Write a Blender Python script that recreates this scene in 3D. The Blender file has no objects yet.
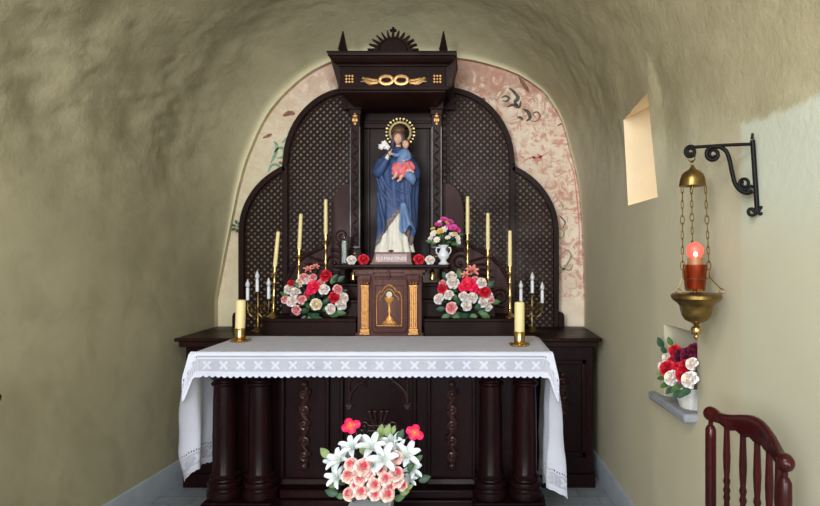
import bpy, bmesh, math, random
from mathutils import Vector, Matrix, noise, Euler

random.seed(7)
S = bpy.context.scene
COL = S.collection
PI = math.pi
F = 600.0            # focal length in pixels of the 820 px wide frame
VX, VY = 470.0, 255.0
EYE = 1.51
AX = -0.527          # altar centre axis (world X)

def at(px, py, d):
    return Vector(((px - VX) / F * d, d, EYE - (py - VY) / F * d))

# ------------------------------------------------------------------ materials
def lin(c):
    c = c / 255.0
    return c / 12.92 if c <= 0.04045 else ((c + 0.055) / 1.055) ** 2.4
def rgb(r, g, b):
    return (lin(r), lin(g), lin(b), 1.0)

class NT:
    def __init__(s, name):
        s.m = bpy.data.materials.new(name); s.m.use_nodes = True
        s.t = s.m.node_tree; s.t.nodes.clear()
        s.out = s.n('ShaderNodeOutputMaterial')
        s.b = s.n('ShaderNodeBsdfPrincipled')
        s.l(s.b.outputs[0], s.out.inputs[0])
    def n(s, k, **kw):
        nd = s.t.nodes.new(k)
        for a, v in kw.items():
            if a.startswith('i_'):
                nd.inputs[a[2:].replace('_', ' ')].default_value = v
            else:
                setattr(nd, a, v)
        return nd
    def l(s, a, b): s.t.links.new(a, b)
    def obj(s): return s.n('ShaderNodeTexCoord').outputs['Object']
    def pos(s): return s.n('ShaderNodeNewGeometry').outputs['Position']
    def noise(s, scale, detail=4, rough=0.55, vec=None, dist=0.0):
        nd = s.n('ShaderNodeTexNoise')
        nd.inputs['Scale'].default_value = scale; nd.inputs['Detail'].default_value = detail
        nd.inputs['Roughness'].default_value = rough; nd.inputs['Distortion'].default_value = dist
        if vec is not None: s.l(vec, nd.inputs['Vector'])
        return nd.outputs['Fac']
    def ramp(s, fac, stops):
        r = s.n('ShaderNodeValToRGB'); e = r.color_ramp.elements
        while len(e) < len(stops): e.new(0.5)
        for i, (p, c) in enumerate(stops):
            e[i].position = p; e[i].color = c if len(c) == 4 else (*c, 1)
        s.l(fac, r.inputs[0]); return r.outputs[0]
    def mix(s, fac, a, b, mode='MIX'):
        m = s.n('ShaderNodeMixRGB', blend_type=mode)
        for v, i in ((fac, 0), (a, 1), (b, 2)):
            if isinstance(v, (int, float)): m.inputs[i].default_value = v
            elif isinstance(v, tuple): m.inputs[i].default_value = v
            else: s.l(v, m.inputs[i])
        return m.outputs[0]
    def math(s, op, a, b=None, c=None, clamp=False):
        m = s.n('ShaderNodeMath', operation=op); m.use_clamp = clamp
        for i, v in enumerate((a, b, c)):
            if v is None: continue
            if isinstance(v, (int, float)): m.inputs[i].default_value = v
            else: s.l(v, m.inputs[i])
        return m.outputs[0]
    def mr(s, v, a, b, c=0.0, d=1.0):
        m = s.n('ShaderNodeMapRange', interpolation_type='SMOOTHSTEP')
        s.l(v, m.inputs[0])
        for i, x in enumerate((a, b, c, d)): m.inputs[i + 1].default_value = x
        return m.outputs[0]
    def bump(s, h, strength, dist=0.01, normal=None):
        b = s.n('ShaderNodeBump'); b.inputs['Strength'].default_value = strength
        b.inputs['Distance'].default_value = dist; s.l(h, b.inputs['Height'])
        if normal is not None: s.l(normal, b.inputs['Normal'])
        s.l(b.outputs[0], s.b.inputs['Normal']); return b.outputs[0]
    def set(s, **kw):
        for k, v in kw.items():
            i = s.b.inputs[k.replace('_', ' ')]
            if hasattr(v, 'is_linked'): s.l(v, i)
            else: i.default_value = v
        return s

def simple(name, col, rough=0.5, metal=0.0, var=0.15, scale=25.0, bump=0.0, **kw):
    t = NT(name)
    f = t.noise(scale, 4, 0.6, t.obj())
    dark = tuple(c * (1 - var) for c in col[:3]) + (1,)
    lite = tuple(min(1, c * (1 + var)) for c in col[:3]) + (1,)
    t.set(Base_Color=t.ramp(f, [(0.3, dark), (0.7, lite)]), Roughness=rough, Metallic=metal, **kw)
    if bump: t.bump(f, bump, 0.004)
    return t.m

def wood(name, c1, c2, rough=0.36, axis=(30, 30, 3), spec=0.08):
    t = NT(name)
    mp = t.n('ShaderNodeMapping'); mp.inputs['Scale'].default_value = axis
    t.l(t.obj(), mp.inputs[0])
    f = t.noise(1.5, 6, 0.6, mp.outputs[0], 0.6)
    g = t.noise(3.0, 3, 0.5, t.obj())
    c = t.mix(t.mr(g, 0.35, 0.7), t.ramp(f, [(0.3, c1), (0.7, c2)]), c1)
    t.set(Base_Color=c, Roughness=t.mr(g, 0.3, 0.75, rough - 0.06, rough + 0.14))
    t.b.inputs['Specular IOR Level'].default_value = spec
    t.bump(f, 0.12, 0.004)
    return t.m

M = {}
M['wood'] = wood('dark_wood', rgb(28, 14, 11), rgb(45, 24, 19), 0.34)
M['wood_table'] = wood('table_wood', rgb(21, 7, 9), rgb(35, 12, 14), 0.27, spec=.12)
M['wood_warm'] = wood('tabernacle_wood', rgb(78, 50, 46), rgb(108, 74, 68), 0.42)
M['wood_board'] = wood('board_wood', rgb(56, 37, 37), rgb(78, 55, 54), 0.42)
M['wood_chair'] = wood('chair_wood', rgb(44, 8, 9), rgb(68, 14, 13), 0.25, spec=.25)
M['wood_carve'] = wood('carved_wood', rgb(40, 21, 20), rgb(66, 40, 37), 0.26, spec=.35)
M['gilt'] = simple('gilt', rgb(214, 166, 108), 0.42, 0.7, 0.25, 60, 0.15)
M['gilt_old'] = simple('worn_gilt', rgb(186, 132, 74), 0.45, 0.6, 0.55, 90, 0.3)
M['halo'] = simple('halo_gilt', rgb(232, 208, 150), 0.35, 0.7, 0.15, 60)
M['brass'] = simple('brass', rgb(206, 172, 112), 0.24, 1.0, 0.12, 30)
M['brass_old'] = simple('aged_brass', rgb(132, 106, 60), 0.34, 0.95, 0.3, 30)
M['wax'] = simple('ivory_wax', rgb(228, 208, 150), 0.5, 0, 0.05, 20)
M['wax_white'] = simple('white_tube', rgb(222, 224, 226), 0.4, 0, 0.04, 20)
M['wick'] = simple('wick', rgb(40, 32, 28), 0.8)
M['iron'] = simple('black_iron', rgb(14, 13, 13), 0.4, 0.0, 0.2, 40, 0.2, Specular_IOR_Level=.12)
M['leaf'] = simple('leaf_green', rgb(66, 104, 52), 0.5, 0, 0.35, 30)
M['leaf_dark'] = simple('leaf_dark_green', rgb(40, 72, 48), 0.5, 0, 0.3, 30)
M['leaf_pale'] = simple('leaf_pale_green', rgb(128, 146, 88), 0.5, 0, 0.25, 30)
M['stem'] = simple('stem_green', rgb(44, 66, 36), 0.6)
M['white_glaze'] = simple('white_glaze', rgb(226, 226, 230), 0.25, 0, 0.05)
M['stone'] = simple('grey_stone', rgb(138, 140, 146), 0.7, 0, 0.12, 18, 0.3)
def flower(name, edge, core, rough=0.6, rad=0.03, stops=(.35, .95)):
    t = NT(name)
    sc_ = t.n('ShaderNodeVectorMath', operation='MULTIPLY'); t.l(t.obj(), sc_.inputs[0]); sc_.inputs[1].default_value = (1, 1, 0)
    ln = t.n('ShaderNodeVectorMath', operation='LENGTH'); t.l(sc_.outputs[0], ln.inputs[0])
    f = t.noise(70, 3, 0.5, t.obj())
    d = t.math('MULTIPLY_ADD', f, 0.4, t.math('DIVIDE', ln.outputs['Value'], rad))
    c = t.ramp(d, [(stops[0], core), (stops[1], edge)])
    t.set(Base_Color=c, Roughness=rough)
    t.b.inputs['Subsurface Weight'].default_value = 0.0
    return t.m
M['f_white'] = flower('petal_white', rgb(236, 230, 228), rgb(232, 214, 196))
M['f_cream'] = flower('petal_cream', rgb(238, 226, 206), rgb(222, 200, 150))
M['f_pink'] = flower('petal_pink', rgb(242, 190, 190), rgb(226, 120, 125))
M['f_peach'] = flower('petal_peach', rgb(252, 224, 214), rgb(218, 58, 86), 0.6, 0.022, (.40, .95))
M['f_red'] = flower('petal_red', rgb(222, 40, 62), rgb(190, 16, 36))
M['f_magenta'] = flower('petal_magenta', rgb(250, 34, 108), rgb(242, 70, 90), 0.5, 0.04)
M['f_silk'] = flower('petal_silk', rgb(250, 20, 88), rgb(255, 140, 60), 0.5, 0.024)
M['f_lily'] = flower('petal_lily', rgb(226, 230, 240), rgb(214, 220, 214), 0.55, 0.06)
M['f_lilac'] = flower('petal_lilac', rgb(226, 84, 168), rgb(190, 40, 130))
M['f_yellow'] = flower('petal_yellow', rgb(232, 206, 120), rgb(214, 160, 50))
M['f_wine'] = flower('petal_wine', rgb(120, 24, 60), rgb(90, 14, 40))
M['f_salmon'] = flower('petal_salmon', rgb(226, 140, 128), rgb(200, 96, 88))

def glass(name, col, rough=0.08, alpha_mix=0.35):
    t = NT(name)
    t.set(Base_Color=col, Roughness=rough)
    t.b.inputs['Transmission Weight'].default_value = 1.0
    t.b.inputs['IOR'].default_value = 1.25
    return t.m
M['glass'] = glass('clear_glass', (0.92, 0.96, 0.95, 1))
M['amber'] = glass('amber_glass', rgb(218, 142, 82), 0.25)
def emit(name, col, st):
    t = NT(name); t.set(Base_Color=col, Roughness=0.4)
    t.b.inputs['Emission Color'].default_value = col
    t.b.inputs['Emission Strength'].default_value = st
    return t.m
M['glow'] = emit('red_flame_bulb', (1.0, 0.085, 0.06, 1), 1.25)
M['flame'] = emit('flame_core', (1.0, 0.62, 0.3, 1), 9.0)

# plaster of walls and vault
def plaster():
    t = NT('lime_plaster'); p = t.pos()
    sx = t.n('ShaderNodeSeparateXYZ'); t.l(p, sx.inputs[0]); X, Y, Z = sx.outputs
    n1 = t.noise(1.3, 5, 0.6, p, 0.5); n2 = t.noise(9, 6, 0.65, p); n3 = t.noise(3.5, 4, 0.6, p, 0.8)
    c = t.ramp(n1, [(0.3, rgb(149, 140, 111)), (0.7, rgb(173, 163, 132))])
    c = t.mix(t.mr(n3, 0.45, 0.75, 0, 0.4), c, rgb(128, 119, 90))
    # upper right wall: browner old plaster
    br = t.math('MULTIPLY', t.mr(X, 0.1, 0.6), t.mr(Z, 1.75, 2.25))
    c = t.mix(t.math('MULTIPLY', br, 0.4), c, rgb(152, 138, 106))
    # low, cleaner whitewash on the right wall, raised near the altar as painted light
    lo = t.math('MULTIPLY', t.mr(X, 0.5, 0.75), t.mr(t.math('MULTIPLY_ADD', n3, 0.5, t.math('MULTIPLY_ADD', Y, -.2, Z)), 2.0, 1.5))
    c = t.mix(t.math('MULTIPLY', lo, 0.8), c, rgb(190, 181, 156))
    # repainted patch by the bracket, ragged edge
    e = t.math('MULTIPLY_ADD', n2, 0.10, Z)
    pa = t.math('MULTIPLY', t.mr(e, 2.05, 2.02), t.mr(t.math('MULTIPLY_ADD', n2, 0.03, Y), 2.225, 2.19))
    pa = t.math('MULTIPLY', pa, t.mr(X, 0.5, 0.6))
    pa = t.math('MULTIPLY', pa, t.mr(Z, 1.45, 1.75, 0.35, 1.0))
    c = t.mix(t.math('MULTIPLY', pa, 0.9), c, rgb(188, 190, 172))
    # pale lime edge where the plaster turns into the arch
    att = t.n('ShaderNodeAttribute', attribute_name='lip')
    c = t.mix(att.outputs['Fac'], c, rgb(204, 194, 156))
    t.set(Base_Color=c, Roughness=0.85)
    t.b.inputs['Specular IOR Level'].default_value = 0.25
    rough = t.math('ADD', t.mr(Z, 1.4, 2.4, 0.10, 1.0), 0.0)
    h = t.math('MULTIPLY', t.math('ADD', t.math('MULTIPLY', n2, 0.5), t.noise(28, 5, 0.7, p)), rough)
    t.bump(h, 0.35, 0.02)
    return t.m
M['plaster'] = plaster()

def fresco():
    t = NT('fresco_plaster'); p = t.pos()
    sx = t.n('ShaderNodeSeparateXYZ'); t.l(p, sx.inputs[0]); X, Y, Z = sx.outputs
    n1 = t.noise(4.0, 6, 0.65, p, 0.7); n2 = t.noise(13, 6, 0.7, p, 1.2); n3 = t.noise(7, 5, 0.6, p, 2.0)
    c = t.ramp(n1, [(0.3, rgb(206, 182, 158)), (0.7, rgb(236, 220, 198))])
    up = t.mr(Z, 1.15, 1.22)
    r = t.math('MULTIPLY', t.mr(n2, 0.46, 0.6), up)
    side = t.mr(X, -1.4, 0.3, 0.35, 1.0)
    c = t.mix(t.math('MULTIPLY', t.math('MULTIPLY', r, side), 0.8), c, rgb(190, 124, 108))
    big = t.math('MULTIPLY', t.mr(t.math('MULTIPLY_ADD', n3, 0.9, t.math('MULTIPLY', Z, 0.55)), 1.86, 2.0), t.mr(X, -1.3, -0.9, 0.3, 1.0))
    c = t.mix(t.math('MULTIPLY', big, 0.75), c, rgb(172, 128, 108))
    gr = t.math('MULTIPLY', t.mr(t.noise(17, 5, 0.7, p, 2.5), 0.62, 0.68), up)
    c = t.mix(t.math('MULTIPLY', gr, 0.55), c, rgb(124, 112, 96))
    # greener towards the left
    c = t.mix(t.mr(X, -1.2, -1.7, 0.0, 0.5), c, rgb(178, 172, 128))
    t.set(Base_Color=c, Roughness=0.9)
    t.bump(n2, 0.25, 0.01)
    return t.m
M['fresco'] = fresco()
M['paint_dark'] = simple('fresco_dark_paint', rgb(84, 80, 68), 0.9, 0, 0.5, 60)
M['paint_teal'] = simple('fresco_teal_paint', rgb(124, 156, 128), 0.9, 0, 0.3, 60)
M['paint_rust'] = simple('fresco_rust_paint', rgb(132, 92, 72), 0.9, 0, 0.3, 60)
M['paint_rose'] = simple('fresco_rose_paint', rgb(196, 128, 116), 0.9, 0, 0.3, 60)
M['paint_olive'] = simple('fresco_olive_paint', rgb(150, 144, 112), 0.9, 0, 0.3, 60)
M['reveal'] = simple('window_reveal_lime', rgb(232, 210, 174), 0.85, 0, 0.05, 6, 0.2)
M['skirt'] = simple('painted_skirting', rgb(150, 156, 162), 0.6, 0, 0.1, 8, 0.1)
def floor_mat():
    t = NT('floor_stone'); p = t.pos()
    br = t.n('ShaderNodeTexBrick'); br.offset = 0.5
    br.inputs['Scale'].default_value = 2.2; br.inputs['Mortar Size'].default_value = 0.008
    br.inputs['Color1'].default_value = rgb(122, 128, 136); br.inputs['Color2'].default_value = rgb(136, 140, 146)
    br.inputs['Mortar'].default_value = rgb(84, 86, 90); t.l(p, br.inputs['Vector'])
    f = t.noise(14, 6, 0.6, p)
    t.set(Base_Color=t.mix(0.35, br.outputs[0], t.ramp(f, [(0.3, rgb(104, 110, 118)), (0.7, rgb(150, 154, 158))])), Roughness=0.45)
    t.bump(f, 0.1, 0.005)
    return t.m
M['floor'] = floor_mat()

def cloth_mat():
    t = NT('white_linen_lace')
    uv = t.n('ShaderNodeUVMap', uv_map='UVMap').outputs[0]
    sx = t.n('ShaderNodeSeparateXYZ'); t.l(uv, sx.inputs[0]); U, V, _ = sx.outputs
    P = 0.0925
    uu = t.math('SUBTRACT', t.math('FRACT', t.math('DIVIDE', U, P)), 0.5)      # -.5 .. .5
    vv = t.math('DIVIDE', t.math('SUBTRACT', V, 0.066), P)
    a = t.math('ABSOLUTE', uu); b = t.math('ABSOLUTE', vv)
    # X shaped flower: |a-b| small and inside radius
    x1 = t.math('LESS_THAN', t.math('ABSOLUTE', t.math('SUBTRACT', a, b)), 0.10)
    x2 = t.math('LESS_THAN', t.math('MAXIMUM', a, b), 0.24)
    xm = t.math('MULTIPLY', x1, x2)
    band = t.math('MULTIPLY', t.math('GREATER_THAN', V, 0.033), t.math('LESS_THAN', V, 0.099))
    line = t.math('MULTIPLY', t.math('GREATER_THAN', V, 0.108), t.math('LESS_THAN', V, 0.117))
    open_ = t.math('MULTIPLY', band, t.math('SUBTRACT', 1.0, xm))
    # net holes
    hu = t.math('ABSOLUTE', t.math('SUBTRACT', t.math('FRACT', t.math('MULTIPLY', U, 180)), 0.5))
    hv = t.math('ABSOLUTE', t.math('SUBTRACT', t.math('FRACT', t.math('MULTIPLY', V, 180)), 0.5))
    hole = t.math('LESS_THAN', t.math('MAXIMUM', hu, hv), 0.26)
    dots = t.math('LESS_THAN', t.math('ABSOLUTE', t.math('SUBTRACT', t.math('FRACT', t.math('MULTIPLY', U, 90)), 0.5)), 0.22)
    h = t.math('ADD', t.math('MULTIPLY', open_, hole), t.math('MULTIPLY', line, dots), clamp=True)
    f = t.noise(6, 3, 0.5, t.pos())
    weave = t.noise(160, 2, 0.5, t.pos())
    c = t.ramp(f, [(0.3, rgb(224, 224, 240)), (0.7, rgb(234, 234, 246))])
    t.set(Base_Color=c, Roughness=0.8)
    t.b.inputs['Specular IOR Level'].default_value = 0.2
    t.bump(t.math('ADD', weave, t.math('MULTIPLY', xm, t.math('MULTIPLY', band, 1.5))), 0.15, 0.003)
    tr = t.n('ShaderNodeBsdfTransparent'); mx = t.n('ShaderNodeMixShader')
    tl = t.n('ShaderNodeBsdfTranslucent'); tl.inputs[0].default_value = rgb(226, 226, 236)
    m2 = t.n('ShaderNodeMixShader'); m2.inputs[0].default_value = 0.25
    t.l(t.b.outputs[0], m2.inputs[1]); t.l(tl.outputs[0], m2.inputs[2])
    t.l(h, mx.inputs[0]); t.l(m2.outputs[0], mx.inputs[1]); t.l(tr.outputs[0], mx.inputs[2])
    t.l(mx.outputs[0], t.out.inputs[0])
    return t.m
M['cloth'] = cloth_mat()

def robe(name, c1, c2, trim=None):
    t = NT(name); f = t.noise(18, 4, 0.6, t.obj()); g = t.noise(60, 3, 0.6, t.obj())
    c = t.ramp(f, [(0.3, c1), (0.7, c2)])
    if trim:
        att = t.n('ShaderNodeAttribute', attribute_name='trim')
        c = t.mix(t.math('MULTIPLY', att.outputs['Fac'], t.mr(g, 0.35, 0.55)), c, trim)
    t.set(Base_Color=c, Roughness=0.6)
    return t.m
M['mantle'] = robe('blue_mantle_paint', rgb(42, 60, 100), rgb(60, 82, 128), rgb(140, 112, 88))
M['lining'] = robe('light_blue_paint', rgb(92, 120, 162), rgb(116, 142, 180))
M['gown'] = robe('cream_gown_paint', rgb(206, 198, 184), rgb(228, 222, 210), rgb(190, 160, 110))
M['veil'] = robe('veil_paint', rgb(60, 70, 104), rgb(86, 94, 126))
M['skin'] = simple('painted_skin', rgb(226, 176, 150), 0.45, 0, 0.05)
M['hair'] = simple('painted_hair', rgb(92, 58, 40), 0.5)
M['pinkcloth'] = robe('pink_cloth_paint', rgb(196, 84, 96), rgb(222, 116, 122))
M['lip_red'] = simple('painted_lips', rgb(176, 72, 66), 0.5)
M['eye_dark'] = simple('painted_eyes', rgb(46, 34, 30), 0.4)
M['plaque'] = simple('plaque_paint', rgb(178, 152, 152), 0.6)
M['plinth'] = simple('plinth_paint', rgb(120, 88, 82), 0.5, 0, 0.2, 20, 0.2)
M['letter'] = simple('white_letter_paint', rgb(236, 226, 228), 0.6)
M['host'] = simple('pale_host', rgb(196, 190, 170), 0.5)
M['basket'] = simple('white_wicker', rgb(222, 218, 212), 0.6, 0, 0.1, 60, 0.3)

# ------------------------------------------------------------------ mesh builder
class MB:
    def __init__(s):
        s.v = []; s.f = []; s.mi = []; s.m = Matrix.Identity(4); s.k = 0
    def add(s, vs, fs):
        o = len(s.v)
        s.v += [s.m @ Vector(p) for p in vs]
        s.f += [tuple(i + o for i in f) for f in fs]
        s.mi += [s.k] * len(fs)
        return s
    def box(s, x0, x1, y0, y1, z0, z1):
        return s.add([(x0,y0,z0),(x1,y0,z0),(x1,y1,z0),(x0,y1,z0),(x0,y0,z1),(x1,y0,z1),(x1,y1,z1),(x0,y1,z1)],
              [(0,3,2,1),(4,5,6,7),(0,1,5,4),(1,2,6,5),(2,3,7,6),(3,0,4,7)])
    def frustum(s, b, zb, t, zt):   # b, t = (x0,x1,y0,y1)
        return s.add([(b[0],b[2],zb),(b[1],b[2],zb),(b[1],b[3],zb),(b[0],b[3],zb),(t[0],t[2],zt),(t[1],t[2],zt),(t[1],t[3],zt),(t[0],t[3],zt)],
              [(0,3,2,1),(4,5,6,7),(0,1,5,4),(1,2,6,5),(2,3,7,6),(3,0,4,7)])
    def lathe(s, prof, c=(0,0,0), n=24, sx=1.0, sy=1.0, axis='Z', wob=None):
        vs = []; fs = []
        for r, z in prof:
            for i in range(n):
                a = 2*PI*i/n; rr = r if wob is None else r*wob(a, z)
                p = (rr*math.cos(a)*sx, rr*math.sin(a)*sy, z)
                if axis == 'Y': p = (p[0], p[2], p[1])
                if axis == 'X': p = (p[2], p[0], p[1])
                vs.append((c[0]+p[0], c[1]+p[1], c[2]+p[2]))
        for j in range(len(prof)-1):
            for i in range(n):
                a, b = j*n+i, j*n+(i+1) % n
                fs.append((a, b, b+n, a+n))
        if prof[0][0] > 1e-5: fs.append(tuple(reversed(range(n))))
        if prof[-1][0] > 1e-5: fs.append(tuple(range((len(prof)-1)*n, len(prof)*n)))
        return s.add(vs, fs)
    def ball(s, c, r, n=14, m=9, sc=(1,1,1)):
        prof = [(max(1e-6, r*math.sin(PI*j/m)), -r*math.cos(PI*j/m)) for j in range(m+1)]
        vs = []; fs = []
        for rr, z in prof:
            for i in range(n):
                a = 2*PI*i/n
                vs.append((c[0]+rr*math.cos(a)*sc[0], c[1]+rr*math.sin(a)*sc[1], c[2]+z*sc[2]))
        for j in range(m):
            for i in range(n):
                a, b = j*n+i, j*n+(i+1) % n
                fs.append((a, b, b+n, a+n))
        return s.add(vs, fs)
    def tube(s, pts, r, n=8, closed=False, flat=None):
        pts = [Vector(p) for p in pts]; N = len(pts)
        rs = r if isinstance(r, (list, tuple)) else [r]*N
        vs = []; fs = []; up = None
        for i in range(N):
            if closed: d = pts[(i+1) % N]-pts[i-1]
            else: d = pts[min(i+1, N-1)]-pts[max(i-1, 0)]
            if d.length < 1e-9: d = Vector((0, 0, 1))
            d.normalize()
            if up is None:
                up = Vector((0, 1, 0)) if abs(d.y) < 0.9 else Vector((1, 0, 0))
            u = (up - d*up.dot(d)); u.normalize(); w = d.cross(u); up = u
            for k in range(n):
                a = 2*PI*k/n
                fu = 1.0 if flat is None else flat
                vs.append(pts[i] + u*math.cos(a)*rs[i]*fu + w*math.sin(a)*rs[i])
        L = N if closed else N-1
        for i in range(L):
            for k in range(n):
                a = i*n+k; b = i*n+(k+1) % n; c = ((i+1) % N)*n+(k+1) % n; d = ((i+1) % N)*n+k
                fs.append((a, b, c, d))
        if not closed:
            fs.append(tuple(reversed(range(n)))); fs.append(tuple(range((N-1)*n, N*n)))
        return s.add(vs, fs)
    def prism(s, poly, y0, y1):      # poly in XZ, counter-clockwise seen from -Y
        n = len(poly)
        vs = [(x, y0, z) for x, z in poly] + [(x, y1, z) for x, z in poly]
        fs = [tuple(range(n)), tuple(reversed(range(n, 2*n)))]
        fs += [(i, i+n, (i+1) % n+n, (i+1) % n) for i in range(n)]
        return s.add(vs, fs)
    def grid(s, fn, nu, nv, flip=False):
        vs = [fn(i/nu, j/nv) for j in range(nv+1) for i in range(nu+1)]
        fs = []
        for j in range(nv):
            for i in range(nu):
                a = j*(nu+1)+i; q = (a, a+1, a+nu+2, a+nu+1)
                fs.append(tuple(reversed(q)) if flip else q)
        return s.add(vs, fs)
    def mesh(s, name, mats, smooth=40, fix=True):
        me = bpy.data.meshes.new(name)
        me.from_pydata([tuple(p) for p in s.v], [], s.f)
        if not isinstance(mats, (list, tuple)): mats = [mats]
        for m in mats: me.materials.append(m)
        for p, k in zip(me.polygons, s.mi): p.material_index = k
        if fix:
            bm = bmesh.new(); bm.from_mesh(me)
            bmesh.ops.recalc_face_normals(bm, faces=bm.faces); bm.to_mesh(me); bm.free()
        if smooth:
            for p in me.polygons: p.use_smooth = True
            me.set_sharp_from_angle(angle=math.radians(smooth))
        return me
    def build(s, name, mats, parent=None, smooth=40, bevel=0, world=True, solid=0, subsurf=0, fix=True):
        if parent is not None and world:
            o = origin(parent)
            s.v = [p - o for p in s.v]
        ob = bpy.data.objects.new(name, s.mesh(name, mats, smooth, fix))
        COL.objects.link(ob); ob.parent = parent
        if solid:
            q = ob.modifiers.new('solid', 'SOLIDIFY'); q.thickness = solid; q.offset = 0
        if bevel:
            q = ob.modifiers.new('bevel', 'BEVEL'); q.width = bevel; q.segments = 2; q.limit_method = 'ANGLE'; q.angle_limit = math.radians(40)
        if subsurf:
            q = ob.modifiers.new('sub', 'SUBSURF'); q.levels = subsurf; q.render_levels = subsurf
        return ob
def origin(o):
    v = Vector((0, 0, 0))
    while o is not None:
        v += o.location; o = o.parent
    return v
def tag(o, label, cat, group=None, kind=None):
    o['label'] = label; o['category'] = cat
    if group: o['group'] = group
    if kind: o['kind'] = kind
    return o
def thing(name, label, cat, loc=(0,0,0), group=None, rz=0):
    o = bpy.data.objects.new(name, None); COL.objects.link(o)
    o.empty_display_size = 0.05
    o.location = loc; o.rotation_euler = (0, 0, rz)
    return tag(o, label, cat, group)
def struct(o): o['kind'] = 'structure'; return o
def copy_tree(o, parent=None):
    c = o.copy(); COL.objects.link(c); c.parent = parent
    for ch in list(o.children): copy_tree(ch, c)
    return c
def part(name, me, parent, loc=(0,0,0), rot=None, sc=1.0):
    o = bpy.data.objects.new(name, me); COL.objects.link(o); o.parent = parent
    o.location = loc
    if rot is not None: o.rotation_euler = rot
    o.scale = (sc, sc, sc) if isinstance(sc, (int, float)) else sc
    return o
def aim(d):
    return Vector(d).to_track_quat('Z', 'Y').to_euler()
def aim_leaf(d, up=(0, -1, .35)):
    z = Vector(d).normalized(); y = Vector(up); y = (y - z*y.dot(z)).normalized(); x = y.cross(z)
    return Matrix((x, y, z)).transposed().to_euler()
def lerp(a, b, t): return a + (b-a)*t
def sstep(a, b, x):
    t = min(1, max(0, (x-a)/(b-a))); return t*t*(3-2*t)
def interp(tab, x):
    if x <= tab[0][0]: return tab[0][1]
    for (a, fa), (b, fb) in zip(tab, tab[1:]):
        if x <= b: return lerp(fa, fb, (x-a)/(b-a))
    return tab[-1][1]
def spiral(c, r0, r1, a0, a1, n=24):
    return [(c[0]+lerp(r0, r1, i/n)*math.cos(lerp(a0, a1, i/n)), c[1]+lerp(r0, r1, i/n)*math.sin(lerp(a0, a1, i/n))) for i in range(n+1)]
def catmull(pts, n=6):
    pts = [Vector(p) for p in pts]; out = []
    P = [pts[0]*2-pts[1]] + pts + [pts[-1]*2-pts[-2]]
    for i in range(1, len(P)-2):
        for k in range(n):
            t = k/n; a, b, c, d = P[i-1], P[i], P[i+1], P[i+2]
            out.append(0.5*((2*b)+(c-a)*t+(2*a-5*b+4*c-d)*t*t+(3*b-a-3*c+d)*t**3))
    out.append(pts[-1]); return out

# ------------------------------------------------------------------ the shell: walls and vault
RX = [(-2.4,1.45),(0,1.22),(1.5,1.075),(2.1,1.0),(2.5,0.95),(2.97,0.905),(3.9,0.885),(4.5,0.865)]
LX = [(-2.4,-2.45),(0,-2.25),(2.6,-2.06),(3.86,-1.955),(4.5,-1.915)]
ARCH = [(-1.91,1.17),(-1.815,1.66),(-1.725,2.07),(-1.635,2.335),(-1.5,2.6),(-1.35,2.765),(-1.2,2.885),(-1.01,2.975),(-.8,3.03),(-.6,3.05),(-.35,3.03),
        (-.11,2.99),(.15,2.94),(.375,2.86),(.5625,2.73),(.675,2.56),(.75,2.30),(.81,2.07),(.8475,1.7),(.8625,1.17)]
ZS = 1.9; CX = -0.527
AL = [(0,-1.915),(1.17,-1.91),(1.66,-1.815),(1.9,-1.765)]
AR = [(0,.865),(1.17,.8625),(1.7,.8475),(1.9,.83)]
POL = sorted((math.atan2(z-ZS, x-CX), math.hypot(x-CX, z-ZS)) for x, z in ARCH if z > 1.95)
POL = [(0, .83-CX)] + POL + [(PI, CX+1.765)]
def xr(y, z):       # right wall face for z below the springing
    return ring(y, ('R', z))[0]
def ring(y, u):
    """point of the room's section at depth y; u = ('L'|'R', z) or ('A', angle)"""
    xl, xR = interp(LX, y), interp(RX, y)
    t = min(1, max(0, (4.5-y)/0.75)); t = min(1, max(0, (4.5-y)/0.6)); e = max(0, 1-(1-t)**2)**.66
    zt = 3.30 + 0.06*min(1, max(0, (3.75-y)/3))
    cx = (xl+xR)/2; a = (xR-xl)/2; b = zt-ZS
    if u[0] == 'A':
        th = u[1]; n = 2.25
        r = (abs(math.cos(th)/a)**n+abs(math.sin(th)/b)**n)**(-1/n)
        px, pz = cx+r*math.cos(th), ZS+r*math.sin(th)
        ra = interp(POL, th); ax, az = CX+ra*math.cos(th), ZS+ra*math.sin(th)
    else:
        px, pz = (xl if u[0] == 'L' else xR), u[1]
        ax, az = interp(AL if u[0] == 'L' else AR, u[1]), u[1]
    return Vector((lerp(ax, px, e), min(y, 4.5), lerp(az, pz, e)))
WIN = (2.91, 3.40, 1.79, 2.40)      # y0 y1 z0 z1 of the window slit in the right wall
NIC = (2.505, 2.84, 0.84, 1.185)    # niche
ys = []
y = -2.4
while y < 0.6: ys.append(y); y += 0.15
y = 0.6
while y < 3.6: ys.append(y); y += 0.05
y = 3.6
while y < 4.5: ys.append(y); y += 0.03
ys += [4.485, 4.494, 4.498, 4.5, WIN[0], WIN[1], NIC[0], NIC[1]]
ys = sorted(set(round(v, 4) for v in ys))
ys = [v for i, v in enumerate(ys) if v in [WIN[0], WIN[1], NIC[0], NIC[1], 4.5, -2.4] or all(abs(v-w) > 0.012 for w in (WIN[0], WIN[1], NIC[0], NIC[1])) and (v <= 4.485 or v >= 4.485)]
zs = sorted(set([round(0.05*i, 4) for i in range(38)] + [NIC[2], NIC[3], WIN[2], ZS]))
zs = [v for v in zs if v in (NIC[2], NIC[3], WIN[2], ZS, 0.0) or all(abs(v-w) > 0.012 for w in (NIC[2], NIC[3], WIN[2], ZS))]
nA = 96
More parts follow.
